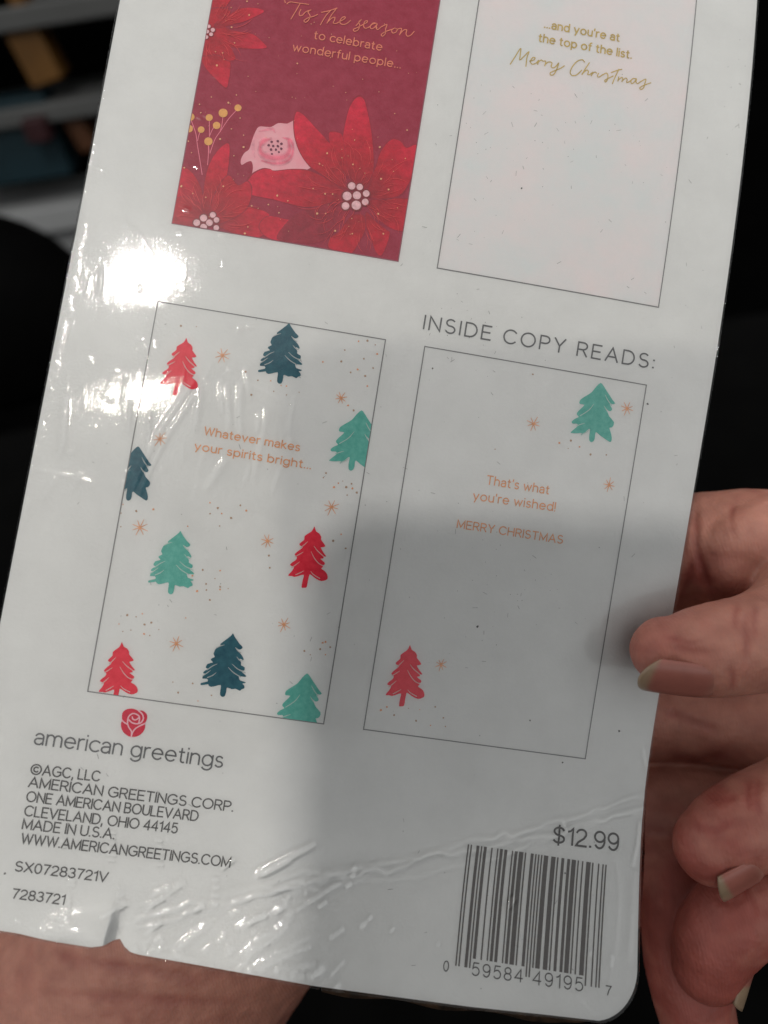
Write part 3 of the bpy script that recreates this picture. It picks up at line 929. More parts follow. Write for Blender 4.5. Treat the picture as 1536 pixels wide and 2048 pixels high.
# ---- maker's emblem and lines
RO = lambda P: crop(P, 220, 1400, 15.36)
pr = Print()
pr.fill(smooth_curve(RO([(370, 480), (400, 370), (500, 290), (640, 262), (780, 285), (880, 330), (960, 318), (1060, 360), (1130, 440), (1145, 540), (1110, 650), (1060, 720), (1085, 760), (1070, 880), (1000, 1000), (890, 1090), (760, 1132), (620, 1122), (520, 1080), (410, 980), (352, 860), (340, 720), (372, 620)]), 5, closed=True))
em = pr.build('rose_emblem', mat('emblem_red_ink', ink(172, 22, 50), 0.5, noise=0.12, nscale=80), pack)
pr = Print(0.1)
for st in ([(880, 325), (990, 420), (1030, 540), (1000, 640), (920, 710), (800, 725), (680, 690), (590, 610)], [(545, 740), (550, 600), (590, 490), (680, 420), (760, 415), (860, 460), (915, 545), (890, 700)], [(690, 520), (702, 570), (760, 605), (830, 590), (890, 540)], [(365, 610), (450, 690), (545, 745), (580, 830), (650, 930), (668, 1000), (662, 1140)], [(1075, 720), (900, 800), (780, 880), (710, 970), (675, 1060)]):
    pr.ribbon(smooth_curve(RO(st), 6), mm(2.5), step=0.2)
pr.build('petal_lines', mat('emblem_pale_ink', ink(224, 158, 162), 0.5), em)
pr = Print()
write(pr, 'american greetings', (68.5, 1487.5), (443.5, 1534.5), mm(31), mm(3.1), track=0.19, space=0.34)
pr.build('company_lettering', M_grey, pack)
pr = Print()
for s_, a, b in (('\u00a9AGC, LLC', (61, 1547.5), (198.5, 1562)), ('AMERICAN GREETINGS CORP.', (57, 1573), (465, 1622.5)), ('ONE AMERICAN BOULEVARD', (52.5, 1602), (394.5, 1641.5)), ('CLEVELAND, OHIO 44145', (48.5, 1630.5), (353, 1666)), ('MADE IN U.S.A.', (44.5, 1657), (227.5, 1677.5)), ('WWW.AMERICANGREETINGS.COM', (42, 1686), (459, 1734))):
    write(pr, s_, a, b, mm(19.5), mm(2.6), track=0.19, space=0.34)
pr.build('address_lettering', M_dark, pack)
pr = Print()
write(pr, 'SX07283721V', (29.5, 1741), (213.5, 1763.5), mm(18.5), mm(2.6), track=0.19)
write(pr, '7283721', (24, 1795.5), (127.5, 1808), mm(18), mm(2.6), track=0.19)
pr.build('stock_number_lettering', M_dark, pack)
pr = Print()
write(pr, '$12.99', (1106, 1685), (1235.5, 1701), mm(33), mm(4.0), track=0.2)
pr.build('price_lettering', M_dark, pack)
# ---- barcode
LC = {'0': '0001101', '1': '0011001', '2': '0010011', '3': '0111101', '4': '0100011', '5': '0110001', '6': '0101111', '7': '0111011', '8': '0110111', '9': '0001011'}
code = '059584491957'
bits = '101' + ''.join(LC[c] for c in code[:6]) + '01010' + ''.join(''.join('10'[int(x)] for x in LC[c]) for c in code[6:]) + '101'
tl_, tr_ = px2uv([(935.5, 1688), (1213.5, 1729.5)])
bl_, br_ = px2uv([(910, 1931), (1199, 1975.5)])
sl_ = px2uv([(944, 1917)])[0]
fs = np.linalg.norm(sl_ - tl_) / np.linalg.norm(bl_ - tl_) * 0.985
pr = Print()
i = 0
while i < 95:
    if bits[i] == '1':
        j = i
        while j < 95 and bits[j] == '1':
            j += 1
        tall = i < 10 or i >= 85 or 45 <= i < 50
        s0 = ((i + j) / 2) / 95.0
        wd = (j - i) / 95.0 * np.linalg.norm(tr_ - tl_) - 0.02
        A = tl_ + (tr_ - tl_) * s0
        B = bl_ + (br_ - bl_) * s0
        if not tall:
            B = A + (B - A) * fs
        pr.ribbon([A, B], wd, cap=0, step=0.5)
        i = j
    else:
        i += 1
bc = pr.build('barcode', mat('barcode_ink', ink(60, 55, 53, ref=(150, 146, 144)), 0.5, noise=0.1, nscale=60), pack)
pr = Print()
write(pr, '0', (886.5, 1941), (896, 1942.5), mm(20), mm(2.2))
write(pr, '59584', (943.5, 1949.5), (1044, 1964), mm(25), mm(2.5), track=0.30)
write(pr, '49195', (1065.5, 1967.5), (1164.5, 1982), mm(26), mm(2.5), track=0.30)
write(pr, '7', (1211.5, 1989), (1221.5, 1990.5), mm(18), mm(2.2))
pr.build('barcode_digits', M_dark, bc)

# ---- scuffs and stray specks in the card
pr = Print(0.05)
for cx_, cy_, sx_, sy_, nn in ((950, 420, 30, 160, 26), (1090, 250, 130, 60, 34), (1150, 330, 110, 90, 30), (960, 1130, 30, 90, 26), (1080, 1190, 50, 40, 18), (940, 690, 60, 60, 22), (1480, 250, 16, 90, 18), (760, 1120, 260, 400, 60), (1000, 1850, 150, 120, 24), (300, 1250, 200, 300, 40), (1330, 700, 60, 280, 26), (720, 800, 300, 300, 30)):
    for _ in range(nn):
        q = px2uv([(random.gauss(cx_, sx_), random.gauss(cy_, sy_))])[0]
        if not (1 < q[0] < 129 and 5 < q[1] < 224):
            continue
        if UA < q[0] < UB and q[1] < V1B:
            continue
        if random.random() < 0.6:
            pr.disc(q, mm(random.uniform(0.4, 1.0)), 6, 0.3)
        else:
            a = random.uniform(0, 3.14)
            l_ = random.uniform(0.3, 1.0)
            pr.ribbon([q, q + l_ * np.array([math.cos(a), math.sin(a)])], mm(random.uniform(0.5, 0.9)))
tag(pr.build('scuff_marks', mat('scuff_grey', ink(122, 122, 118), 0.6), pack), kind='stuff')
for x, y, r in ((955, 1253, 2.4), (1295, 808, 2.0), (1043, 377, 1.8), (1238, 1462, 2.2), (865, 737, 1.6), (10, 1747, 1.8), (1125, 1525, 1.6), (1130, 1746, 1.6), (788, 1387, 1.3), (1060, 1441, 1.6)):
    pr = Print(0.06)
    pr.disc(px2uv([(x, y)])[0], mm(r), 8, 0.25)
    pr.build('ink_speck', M_dark, pack)

# ------------------------------------------------------------------ shrink film: a real sheet with dents, wrinkles and scratches
NU, NVV = 640, 1100
BASEZ = 0.30


def film0(u, v):
    z = zf(u, v) + BASEZ
    z = z + 0.02 * vnoise(u / 13.0, v / 17.0, 31) + 0.010 * vnoise(u / 3.1, v / 5.0, 33)
    z = z + 0.0035 * vnoise(u / 0.8, v / 1.8, 35)
    d = v - (233.5 - 44.6 * u / W)
    m_ = sstep(-4, 6, d) * sstep(30, 44, u) * (1 - sstep(66, 84, u))
    p_, q_ = u * 0.80 - v * 0.60, u * 0.60 + v * 0.80
    z = z + m_ * 0.095 * np.maximum(0, vnoise(p_ / 3.2, q_ / 0.95, 41) + vnoise(p_ / 1.1, q_ / 0.6, 43) * 0.5)
    return z


fu, fv, fz, FV, FF, fidx = grid_sheet(NU, NVV, film0, grow=0.25)
ucol = fu[NVV // 2]
vrow = fv[:, NU // 2]


def dent(pts, wpx, h, beads=0.0, tp=True):
    """a raised wrinkle along a polyline of the photograph"""
    global fz
    P = resample(smooth_curve(px2uv(pts), 5), 0.15)
    w = mm(wpx) / 2
    m_ = 3 * w
    i0, i1 = np.searchsorted(ucol, [P[:, 0].min() - m_ - 2, P[:, 0].max() + m_ + 2])
    j0, j1 = np.searchsorted(vrow, [P[:, 1].min() - m_ - 2, P[:, 1].max() + m_ + 2])
    if i1 <= i0 or j1 <= j0:
        return
    su, sv = fu[j0:j1, i0:i1], fv[j0:j1, i0:i1]
    best = np.full(su.shape, 1e9)
    par = np.zeros(su.shape)
    n_ = len(P)
    for k_, p in enumerate(P):
        d = (su - p[0]) ** 2 + (sv - p[1]) ** 2
        b = d < best
        best[b] = d[b]
        par[b] = k_ / max(1, n_ - 1)
    amp = np.ones(su.shape)
    if tp:
        amp = np.sqrt(np.clip(np.minimum(par, 1 - par) * 5, 0, 1))
    if beads > 0:
        Lm = n_ * 0.15
        amp = amp * (1 - beads * (0.5 + vnoise(par * Lm / 0.45, 0, int(pts[0][0]))))
    fz[j0:j1, i0:i1] += h * amp * np.exp(-best / (w * w))


R = random.Random(3)


def fold(pts, wpx, slope, beads=0.0, tp=True):
    """a wrinkle given by its width and the steepest slope of its flank"""
    dent(pts, wpx, slope / 0.86 * mm(wpx) / 2, beads, tp)


def flap_slope(y):
    return float(np.interp(y, [1690, 1750, 1800, 1860, 1960], [0.42, 0.37, 0.31, 0.25, 0.21])) * R.uniform(1.2, 1.5)


# long scratches and folds left of centre
for st, w, h in (([(392, 761), (320, 862), (259, 994)], 7, .16), ([(404, 770), (330, 880), (276, 996)], 6, .12), ([(453, 767), (459, 864)], 6, .13), ([(481, 764), (479, 835), (484, 872)], 7, .16), ([(401, 779), (389, 866)], 7, .16), ([(518, 825), (515, 867)], 6, .10), ([(532, 811), (527, 860), (502, 973)], 7, .16), ([(453, 916), (411, 981)], 8, .14), ([(581, 874), (576, 895)], 6, .16), ([(588, 790), (575, 870)], 5, .05), ([(562, 930), (540, 990)], 5, .06), ([(500, 930), (488, 968)], 5, .08),
                 ([(132, 794), (126, 880), (112, 920)], 8, .2), ([(113, 952), (80, 1003)], 6, .15), ([(162, 946), (138, 985)], 6, .15), ([(204, 537), (202, 575), (195, 590)], 5, .13), ([(250, 446), (274, 470), (307, 522)], 3, .10), ([(262, 446), (288, 480), (316, 526)], 3, .08), ([(490, 735), (500, 790)], 5, .06), ([(440, 760), (446, 830)], 5, .05), ([(262, 800), (256, 870)], 5, .12), ([(300, 820), (296, 900)], 5, .06),
                 ([(233, 1010), (250, 960)], 5, .06), ([(500, 770), (560, 800)], 4, .03), ([(60, 935), (190, 965)], 4, .03)):
    fold(st, w * 1.6, 0.16)
# small bright nicks
for x, y in ((430, 155), (397, 236), (392, 333), (374, 419), (360, 465), (408, 232), (186, 332), (198, 338), (312, 688), (222, 800), (326, 940), (180, 720), (235, 745), (445, 470), (140, 905), (95, 1060), (255, 945), (460, 740), (480, 660), (500, 655), (580, 628), (740, 700)):
    fold([(x - 7, y - 2), (x, y), (x + 8, y + 3)], 7, .12)
# dashes down the taped left edge
for k_ in range(26):
    y = 425 + k_ * 11.5
    x = 172 - (y - 425) * 0.19
    dent([(x - 6 + R.uniform(-3, 3), y + R.uniform(-3, 3)), (x + 6 + R.uniform(-3, 6), y + R.uniform(-1, 5))], R.uniform(8, 12), R.uniform(.015, .05))
for k_ in range(26):
    y = 620 + k_ * 17
    x = 122 - (y - 620) * 0.19
    dent([(x + R.uniform(-6, 6), y), (x + R.uniform(0, 18), y + R.uniform(4, 18))], R.uniform(6, 11), R.uniform(.015, .06))
for k_ in range(16):
    y = 180 + k_ * 16
    x = 212 - (y - 180) * 0.18
    dent([(x - 3, y), (x + R.uniform(2, 10), y + R.uniform(-1, 4))], R.uniform(5, 8), R.uniform(.015, .04))
# columns of little dashes at lower left
for x, y0, y1, stp, lx in ((222, 1664, 1726, 11, 10), (318, 1680, 1728, 12, 8), (126, 1682, 1692, 9, 8), (143, 1760, 1775, 9, 9), (131, 1790, 1832, 9, 12), (240, 1774, 1822, 14, 9), (120, 1832, 1836, 8, 20), (35, 1842, 1848, 8, 9), (86, 1846, 1856, 8, 8), (430, 1758, 1806, 16, 7)):
    y = y0
    while y <= y1:
        dent([(x - lx + R.uniform(-2, 2), y - 2), (x + lx + R.uniform(-2, 2), y + 2)], 6.5, .17)
        y += stp
# strong film folds across the lower flap
for st, w, h, b in (([(505, 1754), (592, 1707), (635, 1685)], 9, .34, .3), ([(520, 1752), (585, 1718)], 7, .24, .3), ([(478, 1910), (530, 1872), (571, 1844), (583, 1816)], 10, .42, .4), ([(482, 1920), (540, 1880), (580, 1850)], 8, .32, .5), ([(492, 1944), (540, 1912), (583, 1891), (622, 1872)], 9, .36, .5), ([(514, 1941), (560, 1915), (600, 1897)], 8, .26, .4), ([(605, 1810), (640, 1790), (683, 1763)], 7, .28, .3), ([(480, 1858), (510, 1840), (536, 1830)], 8, .26, .6), ([(545, 1828), (568, 1810), (572, 1800)], 8, .26, .6), ([(548, 1952), (590, 1935), (634, 1924)], 9, .3, .5), ([(556, 1960), (610, 1948)], 9, .28, .6), ([(657, 1876), (690, 1854)], 7, .26, .3), ([(287, 1821), (330, 1790), (371, 1760)], 9, .3, .8), ([(346, 1908), (385, 1870), (425, 1842)], 8, .3, .5), ([(287, 1869), (312, 1850), (325, 1835)], 7, .24, .5), ([(385, 1820), (410, 1806)], 7, .22, .5), ([(470, 1856), (500, 1838), (535, 1826)], 7, .24, .6), ([(305, 1906), (360, 1914), (405, 1922)], 6, .2, .7), ([(540, 1790), (580, 1765), (610, 1760)], 6, .18, .6), ([(635, 1815), (655, 1800)], 6, .2, .2), ([(660, 1950), (690, 1920)], 6, .14, .3), ([(704, 1755), (712, 1730)], 7, .2, .8), ([(690, 1775), (705, 1765)], 6, .2, .2), ([(440, 1740), (470, 1716)], 5, .06, .2), ([(205, 1830), (240, 1812), (262, 1806)], 6, .16, .3), ([(300, 1790), (345, 1770)], 6, .12, .4)):
    fold(st, w * 1.6, flap_slope(st[len(st) // 2][1]), b * 0.5)
for x, y, r in ((641, 1938, 13), (627, 1949, 9), (727, 1848, 9), (785, 1858, 6), (877, 1886, 5), (675, 1972, 9), (740, 1835, 6), (1025, 1800, 8), (1183, 1905, 5), (1018, 1812, 6)):
    fold([(x - 2, y + 2), (x + 2, y - 2)], r * 1.4, flap_slope(y) * 1.15, 0, False)
# right-hand lower edge
for st, w, h in (([(1282, 1640), (1276, 1690), (1266, 1735)], 7, .24), ([(1272, 1740), (1266, 1850), (1258, 1930)], 12, .22), ([(1225, 1905), (1222, 1935)], 6, .2), ([(1126, 1640), (1134, 1664)], 5, .14), ([(1285, 1490), (1300, 1560)], 6, .16), ([(1222, 1690), (1240, 1760), (1235, 1880), (1215, 1985)], 7, .10), ([(1150, 1985), (1200, 2040)], 6, .10), ([(1031, 1783), (1018, 1815)], 8, .22), ([(1090, 765), (1092, 795)], 5, .08)):
    fold(st, w * 1.5, min(0.55, h / mm(w) * 1.0))
# fine random creases over the flap
for _ in range(75):
    x, y = R.uniform(250, 620), R.uniform(1740, 1960)
    l_ = R.uniform(8, 34)
    a = math.radians(R.gauss(-36, 14))
    if y > 1885 - (x - 230) * 0.26:
        fold([(x, y), (x + l_ * math.cos(a), y + l_ * math.sin(a))], R.uniform(5.5, 9), flap_slope(y), .3)
for _ in range(40):
    x, y = R.uniform(90, 460), R.uniform(480, 1000)
    l_ = R.uniform(8, 60)
    a = math.radians(R.gauss(98, 9))
    dent([(x, y), (x + l_ * math.cos(a), y + l_ * math.sin(a))], R.uniform(4, 6), R.uniform(.01, .035))

M_film = bpy.data.materials.new('clear_film')
M_film.use_nodes = True
t = M_film.node_tree
for nd in list(t.nodes):
    t.nodes.remove(nd)
out = t.nodes.new('ShaderNodeOutputMaterial')
tr = t.nodes.new('ShaderNodeBsdfTransparent')
tr.inputs[0].default_value = (0.985, 0.985, 0.985, 1)
g1 = t.nodes.new('ShaderNodeBsdfGlossy')
g1.inputs['Roughness'].default_value = 0.03
g2 = t.nodes.new('ShaderNodeBsdfGlossy')
g2.inputs['Roughness'].default_value = 0.22
fr = t.nodes.new('ShaderNodeFresnel')
fr.inputs['IOR'].default_value = 1.5
uvn = t.nodes.new('ShaderNodeUVMap')
uvn.uv_map = 'UVMap'
mp = t.nodes.new('ShaderNodeMapping')
mp.inputs['Scale'].default_value = (260, 60, 1)
mp.inputs['Rotation'].default_value = (0, 0, math.radians(-9))
t.links.new(uvn.outputs[0], mp.inputs[0])
nz = t.nodes.new('ShaderNodeTexNoise')
nz.inputs['Scale'].default_value = 1.0
nz.inputs['Detail'].default_value = 5
nz.inputs['Roughness'].default_value = 0.7
t.links.new(mp.outputs[0], nz.inputs['Vector'])
bp = t.nodes.new('ShaderNodeBump')
bp.inputs['Strength'].default_value = 0.5
bp.inputs['Distance'].default_value = 0.000017
t.links.new(nz.outputs['Fac'], bp.inputs['Height'])
for g in (g1, g2, fr):
    t.links.new(bp.outputs[0], g.inputs['Normal'])
mg = t.nodes.new('ShaderNodeMixShader')
mg.inputs[0].default_value = 0.16
t.links.new(g1.outputs[0], mg.inputs[1])
t.links.new(g2.outputs[0], mg.inputs[2])
mf = t.nodes.new('ShaderNodeMixShader')
fm_ = t.nodes.new('ShaderNodeMath')
fm_.operation = 'MULTIPLY'
fm_.inputs[1].default_value = 0.9
t.links.new(fr.outputs[0], fm_.inputs[0])
t.links.new(fm_.outputs[0], mf.inputs[0])
t.links.new(tr.outputs[0], mf.inputs[1])
t.links.new(mg.outputs[0], mf.inputs[2])
t.links.new(mf.outputs[0], out.inputs[0])
FV = card_cam(fu, fv, fz).reshape(-1, 3)
loop, lu, lv, lz = rim(fu, fv, fz, fidx, 3)
n = len(loop)
nb = len(FV)
bulge = 0.25 + 0.5 * np.exp(-((lv - 199) / 9) ** 2) * (lu > 100) + 0.12 * np.array([R.uniform(0, 1) for _ in range(n)])
su_ = np.where(lu < 1, -1, np.where(lu > 129, 1, 0))
V2 = card_cam(lu + su_ * bulge, lv + (lv > 224) * bulge * (su_ == 0), lz - 0.7)
V3 = card_cam(lu + su_ * bulge * 0.8, lv + (lv > 224) * bulge * 0.7 * (su_ == 0), lz - 2.9)
k = np.arange(n)
k2 = (k + 1) % n
F2 = np.concatenate([np.stack([loop, nb + k, nb + k2, np.roll(loop, -1)], 1), np.stack([nb + k, nb + n + k, nb + n + k2, nb + k2], 1)])
allV = np.concatenate([FV, V2, V3])
alluv = np.concatenate([np.stack([fu.ravel(), fv.ravel()], 1), np.stack([lu + su_ * 2, lv], 1), np.stack([lu + su_ * 4, lv], 1)])
add_mesh('shrink_wrap', allV, np.concatenate([FF, F2]), M_film, pack, uv=alluv)


# ------------------------------------------------------------------ the hand: one continuous body with separate bent fingers, nails as children
def at(px, py, d):
    return np.array([(px - CXP) / FPX * d, (py - CYP) / FPX * d, d])


def tube(path, radii, k=8, ns=28):
    """closed tapered tube through cam points with round ends"""
    P = smooth_curve(np.array(path), k)
    r = smooth_curve(np.stack([np.array(radii), np.zeros(len(radii))], 1), k)[:, 0]
    T = np.gradient(P, axis=0)
    T /= np.linalg.norm(T, axis=1)[:, None]
    # rounded ends
    caps = []
    for end in (0, 1):
        p, tg, rr = (P[0], -T[0], r[0]) if end == 0 else (P[-1], T[-1], r[-1])
        cs = [(p + tg * rr * math.sin(a), rr * math.cos(a), -tg if end == 0 else tg) for a in np.linspace(0.25, 1.5, 6)]
        caps.append(cs)
    seq = [(c[0], c[1], c[2]) for c in reversed(caps[0])] + [(P[i], r[i], T[i]) for i in range(len(P))] + caps[1]
    V, Fs = [], []
    n0 = np.array([0.0, 0.0, 1.0])
    for p, rr, tg in seq:
        n0 = n0 - tg * (n0 @ tg)
        n0 /= np.linalg.norm(n0)
        b0 = np.cross(tg, n0)
        for a in range(ns):
            an = 2 * math.pi * a / ns
            V.append(p + rr * (math.cos(an) * n0 + math.sin(an) * b0))
    m_ = len(seq)
    for i in range(m_ - 1):
        for a in range(ns):
            a2 = (a + 1) % ns
            Fs.append((i * ns + a, i * ns + a2, (i + 1) * ns + a2, (i + 1) * ns + a))
    Fs.append(tuple(range(ns))[::-1])
    Fs.append(tuple((m_ - 1) * ns + a for a in range(ns)))
    return V, Fs


HV, HF = [], []


def limb(path, radii, **kw):
    Vt, Ft = tube([at(*p) for p in path], [x / 1000 for x in radii], **kw)
    b = len(HV)
    HV.extend(Vt)
    HF.extend([tuple(b + i for i in f) for f in Ft])


# forearm and wrist from lower left, behind the pack
limb([(-120, 2560, .222), (205, 2040, .207), (510, 1680, .203), (860, 1480, .199)], [46, 41, 34, 28], ns=44)
# palm
for kx, ky in ((1130, 1160), (1170, 1400), (1185, 1600), (1175, 1780)):
    limb([(760, 1520, .199), (960, 1440 + (ky - 1440) * .5, .199), (kx, ky, .192)], [22, 17, 13], ns=32)
limb([(900, 1400, .201), (1090, 1300, .199), (1120, 1700, .199), (900, 1600, .201)], [17, 17, 17, 17], ns=32)
# index finger: out behind the edge, folded back onto the front
# the pad beside it, folded against the pack's edge
limb([(1650, 1105, .170), (1545, 1080, .1693), (1482, 1100, .1685), (1468, 1124, .1683)], [11, 10.4, 9.2, 7.4], ns=36)
limb([(1130, 1150, .190), (1300, 1115, .184), (1430, 1100, .1775), (1540, 1095, .1705), (1612, 1150, .163), (1600, 1225, .1555), (1530, 1278, .1512), (1440, 1298, .1498), (1375, 1304, .1497), (1330, 1302, .1501)], [13.5, 13.8, 13.4, 12.4, 10.8, 10.0, 9.6, 9.1, 8.3, 6.6], ns=40)
# middle finger
limb([(1170, 1420, .192), (1340, 1420, .188), (1500, 1440, .181), (1640, 1490, .172), (1655, 1560, .163), (1590, 1605, .1585), (1510, 1640, .1565), (1455, 1672, .1560), (1428, 1690, .1562)], [13, 12, 11.5, 10.5, 10, 9.6, 9.2, 8.9, 8.0], ns=40)
# ring finger
limb([(1185, 1620, .192), (1330, 1610, .188), (1500, 1640, .181), (1640, 1690, .172), (1640, 1760, .166), (1570, 1790, .162), (1485, 1825, .1605), (1435, 1880, .1605), (1418, 1930, .161)], [12.5, 11.5, 11, 10, 9.6, 9.4, 9.2, 8.6, 7.4], ns=40)
# little finger
limb([(1175, 1790, .190), (1260, 1740, .186), (1340, 1745, .180), (1365, 1830, .1745), (1372, 1920, .1725), (1385, 2000, .171), (1400, 2075, .170)], [12, 11, 9.6, 9.4, 9.0, 8.4, 7.4], ns=36)

me = bpy.data.meshes.new('raw_hand')
hv = np.array(HV)
HORI = c2w(at(860, 1480, .197))
me.from_pydata([tuple(x) for x in c2w(hv) - HORI], [], HF)
me.update()
tmp = bpy.data.objects.new('raw_hand', me)
COL.objects.link(tmp)
rm = tmp.modifiers.new('remesh', 'REMESH')
rm.mode = 'VOXEL'
rm.voxel_size = 0.0006
sm = tmp.modifiers.new('smooth', 'SMOOTH')
sm.factor = 0.5
sm.iterations = 5
dg = bpy.context.evaluated_depsgraph_get()
hm = bpy.data.meshes.new_from_object(tmp.evaluated_get(dg))
bpy.data.objects.remove(tmp)
hm.polygons.foreach_set('use_smooth', np.ones(len(hm.polygons), dtype=bool))
hm.name = 'person'
nv_ = len(hm.vertices)
hc = np.zeros(nv_ * 3)
hm.vertices.foreach_get('co', hc)
hc = hc.reshape(-1, 3)
hn = np.zeros(nv_ * 3)
hm.vertices.foreach_get('normal', hn)
hn = hn.reshape(-1, 3)
Pc = (hc + HORI) @ MW            # back to cam coordinates
pp = project(Pc)
facing = (hn @ MW)[:, 2] < 0.25
disp = np.zeros(nv_)
red = np.zeros(nv_)
# flexion creases and folds of the skin (where they lie on the hand)
for st, zr, dep, wd in (([(1392, 985), (1391, 1040), (1394, 1095), (1408, 1150), (1432, 1205)], (.150, .176), .55, 6), ([(1386, 1110), (1375, 1160), (1352, 1215)], (.165, .19), .35, 6), ([(1470, 1000), (1462, 1040), (1470, 1075)], (.150, .170), .12, 5),
                        ([(1478, 1206), (1470, 1235), (1474, 1262)], (.135, .15), .16, 5), ([(1498, 1212), (1490, 1250), (1494, 1290), (1490, 1330)], (.135, .152), .26, 6), ([(1514, 1200), (1508, 1240), (1512, 1285)], (.135, .155), .18, 5), ([(1462, 1330), (1466, 1360), (1460, 1385)], (.135, .152), .15, 5), ([(1345, 1290), (1380, 1300), (1430, 1306)], (.135, .152), .12, 6), ([(1330, 1272), (1375, 1284), (1405, 1282)], (.135, .152), .08, 4),
                        ([(1500, 1552), (1496, 1590), (1502, 1630)], (.14, .162), .22, 6), ([(1518, 1545), (1514, 1590), (1520, 1640)], (.14, .162), .2, 6), ([(1380, 1650), (1430, 1660), (1470, 1640)], (.14, .158), .10, 5), ([(1420, 1590), (1450, 1600), (1480, 1590)], (.14, .16), .08, 4),
                        ([(1425, 1782), (1440, 1800), (1480, 1810)], (.14, .165), .16, 6), ([(1480, 1770), (1500, 1800), (1510, 1840)], (.14, .166), .2, 6), ([(1372, 1850), (1390, 1870), (1420, 1880)], (.14, .165), .08, 4), ([(1345, 1780), (1352, 1810), (1345, 1840)], (.155, .18), .2, 6),
                        ([(1310, 1420), (1380, 1440), (1460, 1470)], (.155, .2), .25, 7), ([(1340, 1510), (1400, 1520), (1470, 1500)], (.155, .2), .3, 8), ([(60, 1905), (200, 1925), (420, 1960)], (.14, .2), .12, 9), ([(30, 1985), (260, 1995), (500, 2010)], (.14, .2), .10, 9)):
    Q = resample(smooth_curve(st, 6), 2.5)
    box_ = facing & (Pc[:, 2] > zr[0]) & (Pc[:, 2] < zr[1]) & (pp[:, 0] > Q[:, 0].min() - 30) & (pp[:, 0] < Q[:, 0].max() + 30) & (pp[:, 1] > Q[:, 1].min() - 30) & (pp[:, 1] < Q[:, 1].max() + 30)
    ix = np.nonzero(box_)[0]
    if len(ix) == 0:
        continue
    d2 = ((pp[ix][:, None, :] - Q[None]) ** 2).sum(-1)
    kmin = d2.argmin(1)
    d2 = d2.min(1)
    tt = kmin / max(1, len(Q) - 1)
    am = np.clip(np.minimum(tt, 1 - tt) * 4, 0.15, 1)
    disp[ix] -= dep * 1e-3 * am * np.exp(-d2 / (wd * wd))
    disp[ix] += dep * 0.35e-3 * am * np.exp(-(np.sqrt(d2) - 2.4 * wd) ** 2 / (1.6 * wd) ** 2)
    red[ix] += 0.5 * am * np.exp(-d2 / (1.5 * wd) ** 2)
x_, y_, z_ = hc[:, 0] * 1000, hc[:, 1] * 1000, hc[:, 2] * 1000
disp += 1e-3 * (0.20 * vnoise((x_ + z_) / 5.0, (y_ - z_) / 5.0, 51) + 0.08 * vnoise((x_ + .7 * y_) / 2.0, z_ / 2.0 + y_ / 3, 52) + 0.05 * vnoise((x_ - y_) / 0.9, z_ / 0.9, 53))
hc2 = hc + hn * disp[:, None]
hm.vertices.foreach_set('co', hc2.astype(np.float32).ravel())
for px_, py_, zz_, rad_ in ((1300, 1300, .150, 110), (1400, 1690, .156, 190), (1400, 1900, .160, 190), (1390, 1960, .171, 190), (1440, 1150, .168, 70)):  # redder fingertips; the lower fingers' shade is put into this skin colour too
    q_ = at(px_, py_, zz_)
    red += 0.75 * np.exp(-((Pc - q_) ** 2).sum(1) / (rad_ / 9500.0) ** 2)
red += 0.5 * vnoise(x_ / 6 + z_ / 7, y_ / 6 + z_ / 5, 61) + 0.35 * vnoise(x_ / 2.3, y_ / 2.3 + z_ / 2.3, 62)
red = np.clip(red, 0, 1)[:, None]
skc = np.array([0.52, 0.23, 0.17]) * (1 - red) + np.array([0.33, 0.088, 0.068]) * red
skc = skc * (1 - 0.36 * np.clip((1000 - pp[:, 0]) / 350, 0, 1))[:, None]      # the pack's shade on the wrist is put into its skin colour
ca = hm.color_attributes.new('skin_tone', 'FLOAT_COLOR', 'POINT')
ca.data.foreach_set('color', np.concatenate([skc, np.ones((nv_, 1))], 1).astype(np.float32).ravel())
hm.update()

M_skin = bpy.data.materials.new('skin')
M_skin.use_nodes = True
t = M_skin.node_tree
b = t.nodes['Principled BSDF']
b.inputs['Roughness'].default_value = 0.48
b.inputs['Specular IOR Level'].default_value = 0.35
b.inputs['Subsurface Weight'].default_value = 0.25
b.inputs['Subsurface Radius'].default_value = (0.0035, 0.0012, 0.0006)
b.inputs['Subsurface Scale'].default_value = 1.0
tcn = t.nodes.new('ShaderNodeTexCoord')
nz = t.nodes.new('ShaderNodeTexNoise')
nz.inputs['Scale'].default_value = 260
nz.inputs['Detail'].default_value = 5
t.links.new(tcn.outputs['Object'], nz.inputs['Vector'])
rp = t.nodes.new('ShaderNodeValToRGB')
rp.color_ramp.elements[0].position = .32
rp.color_ramp.elements[0].color = (0.86, 0.84, 0.84, 1)
rp.color_ramp.elements[1].position = .68
rp.color_ramp.elements[1].color = (1.06, 1.06, 1.06, 1)
t.links.new(nz.outputs['Fac'], rp.inputs[0])
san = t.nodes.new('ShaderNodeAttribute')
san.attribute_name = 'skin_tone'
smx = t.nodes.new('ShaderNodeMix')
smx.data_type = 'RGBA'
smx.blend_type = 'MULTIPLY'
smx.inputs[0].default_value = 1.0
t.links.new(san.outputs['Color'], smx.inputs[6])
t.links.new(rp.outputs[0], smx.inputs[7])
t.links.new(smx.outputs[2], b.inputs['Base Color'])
wv = t.nodes.new('ShaderNodeTexWave')
wv.wave_type = 'BANDS'
wv.bands_direction = 'X'
wv.inputs['Scale'].default_value = 480
wv.inputs['Distortion'].default_value = 6
wv.inputs['Detail'].default_value = 2
wv.inputs['Detail Scale'].default_value = 0.6
t.links.new(tcn.outputs['Object'], wv.inputs['Vector'])
n3 = t.nodes.new('ShaderNodeTexVoronoi')
n3.inputs['Scale'].default_value = 900
t.links.new(tcn.outputs['Object'], n3.inputs['Vector'])
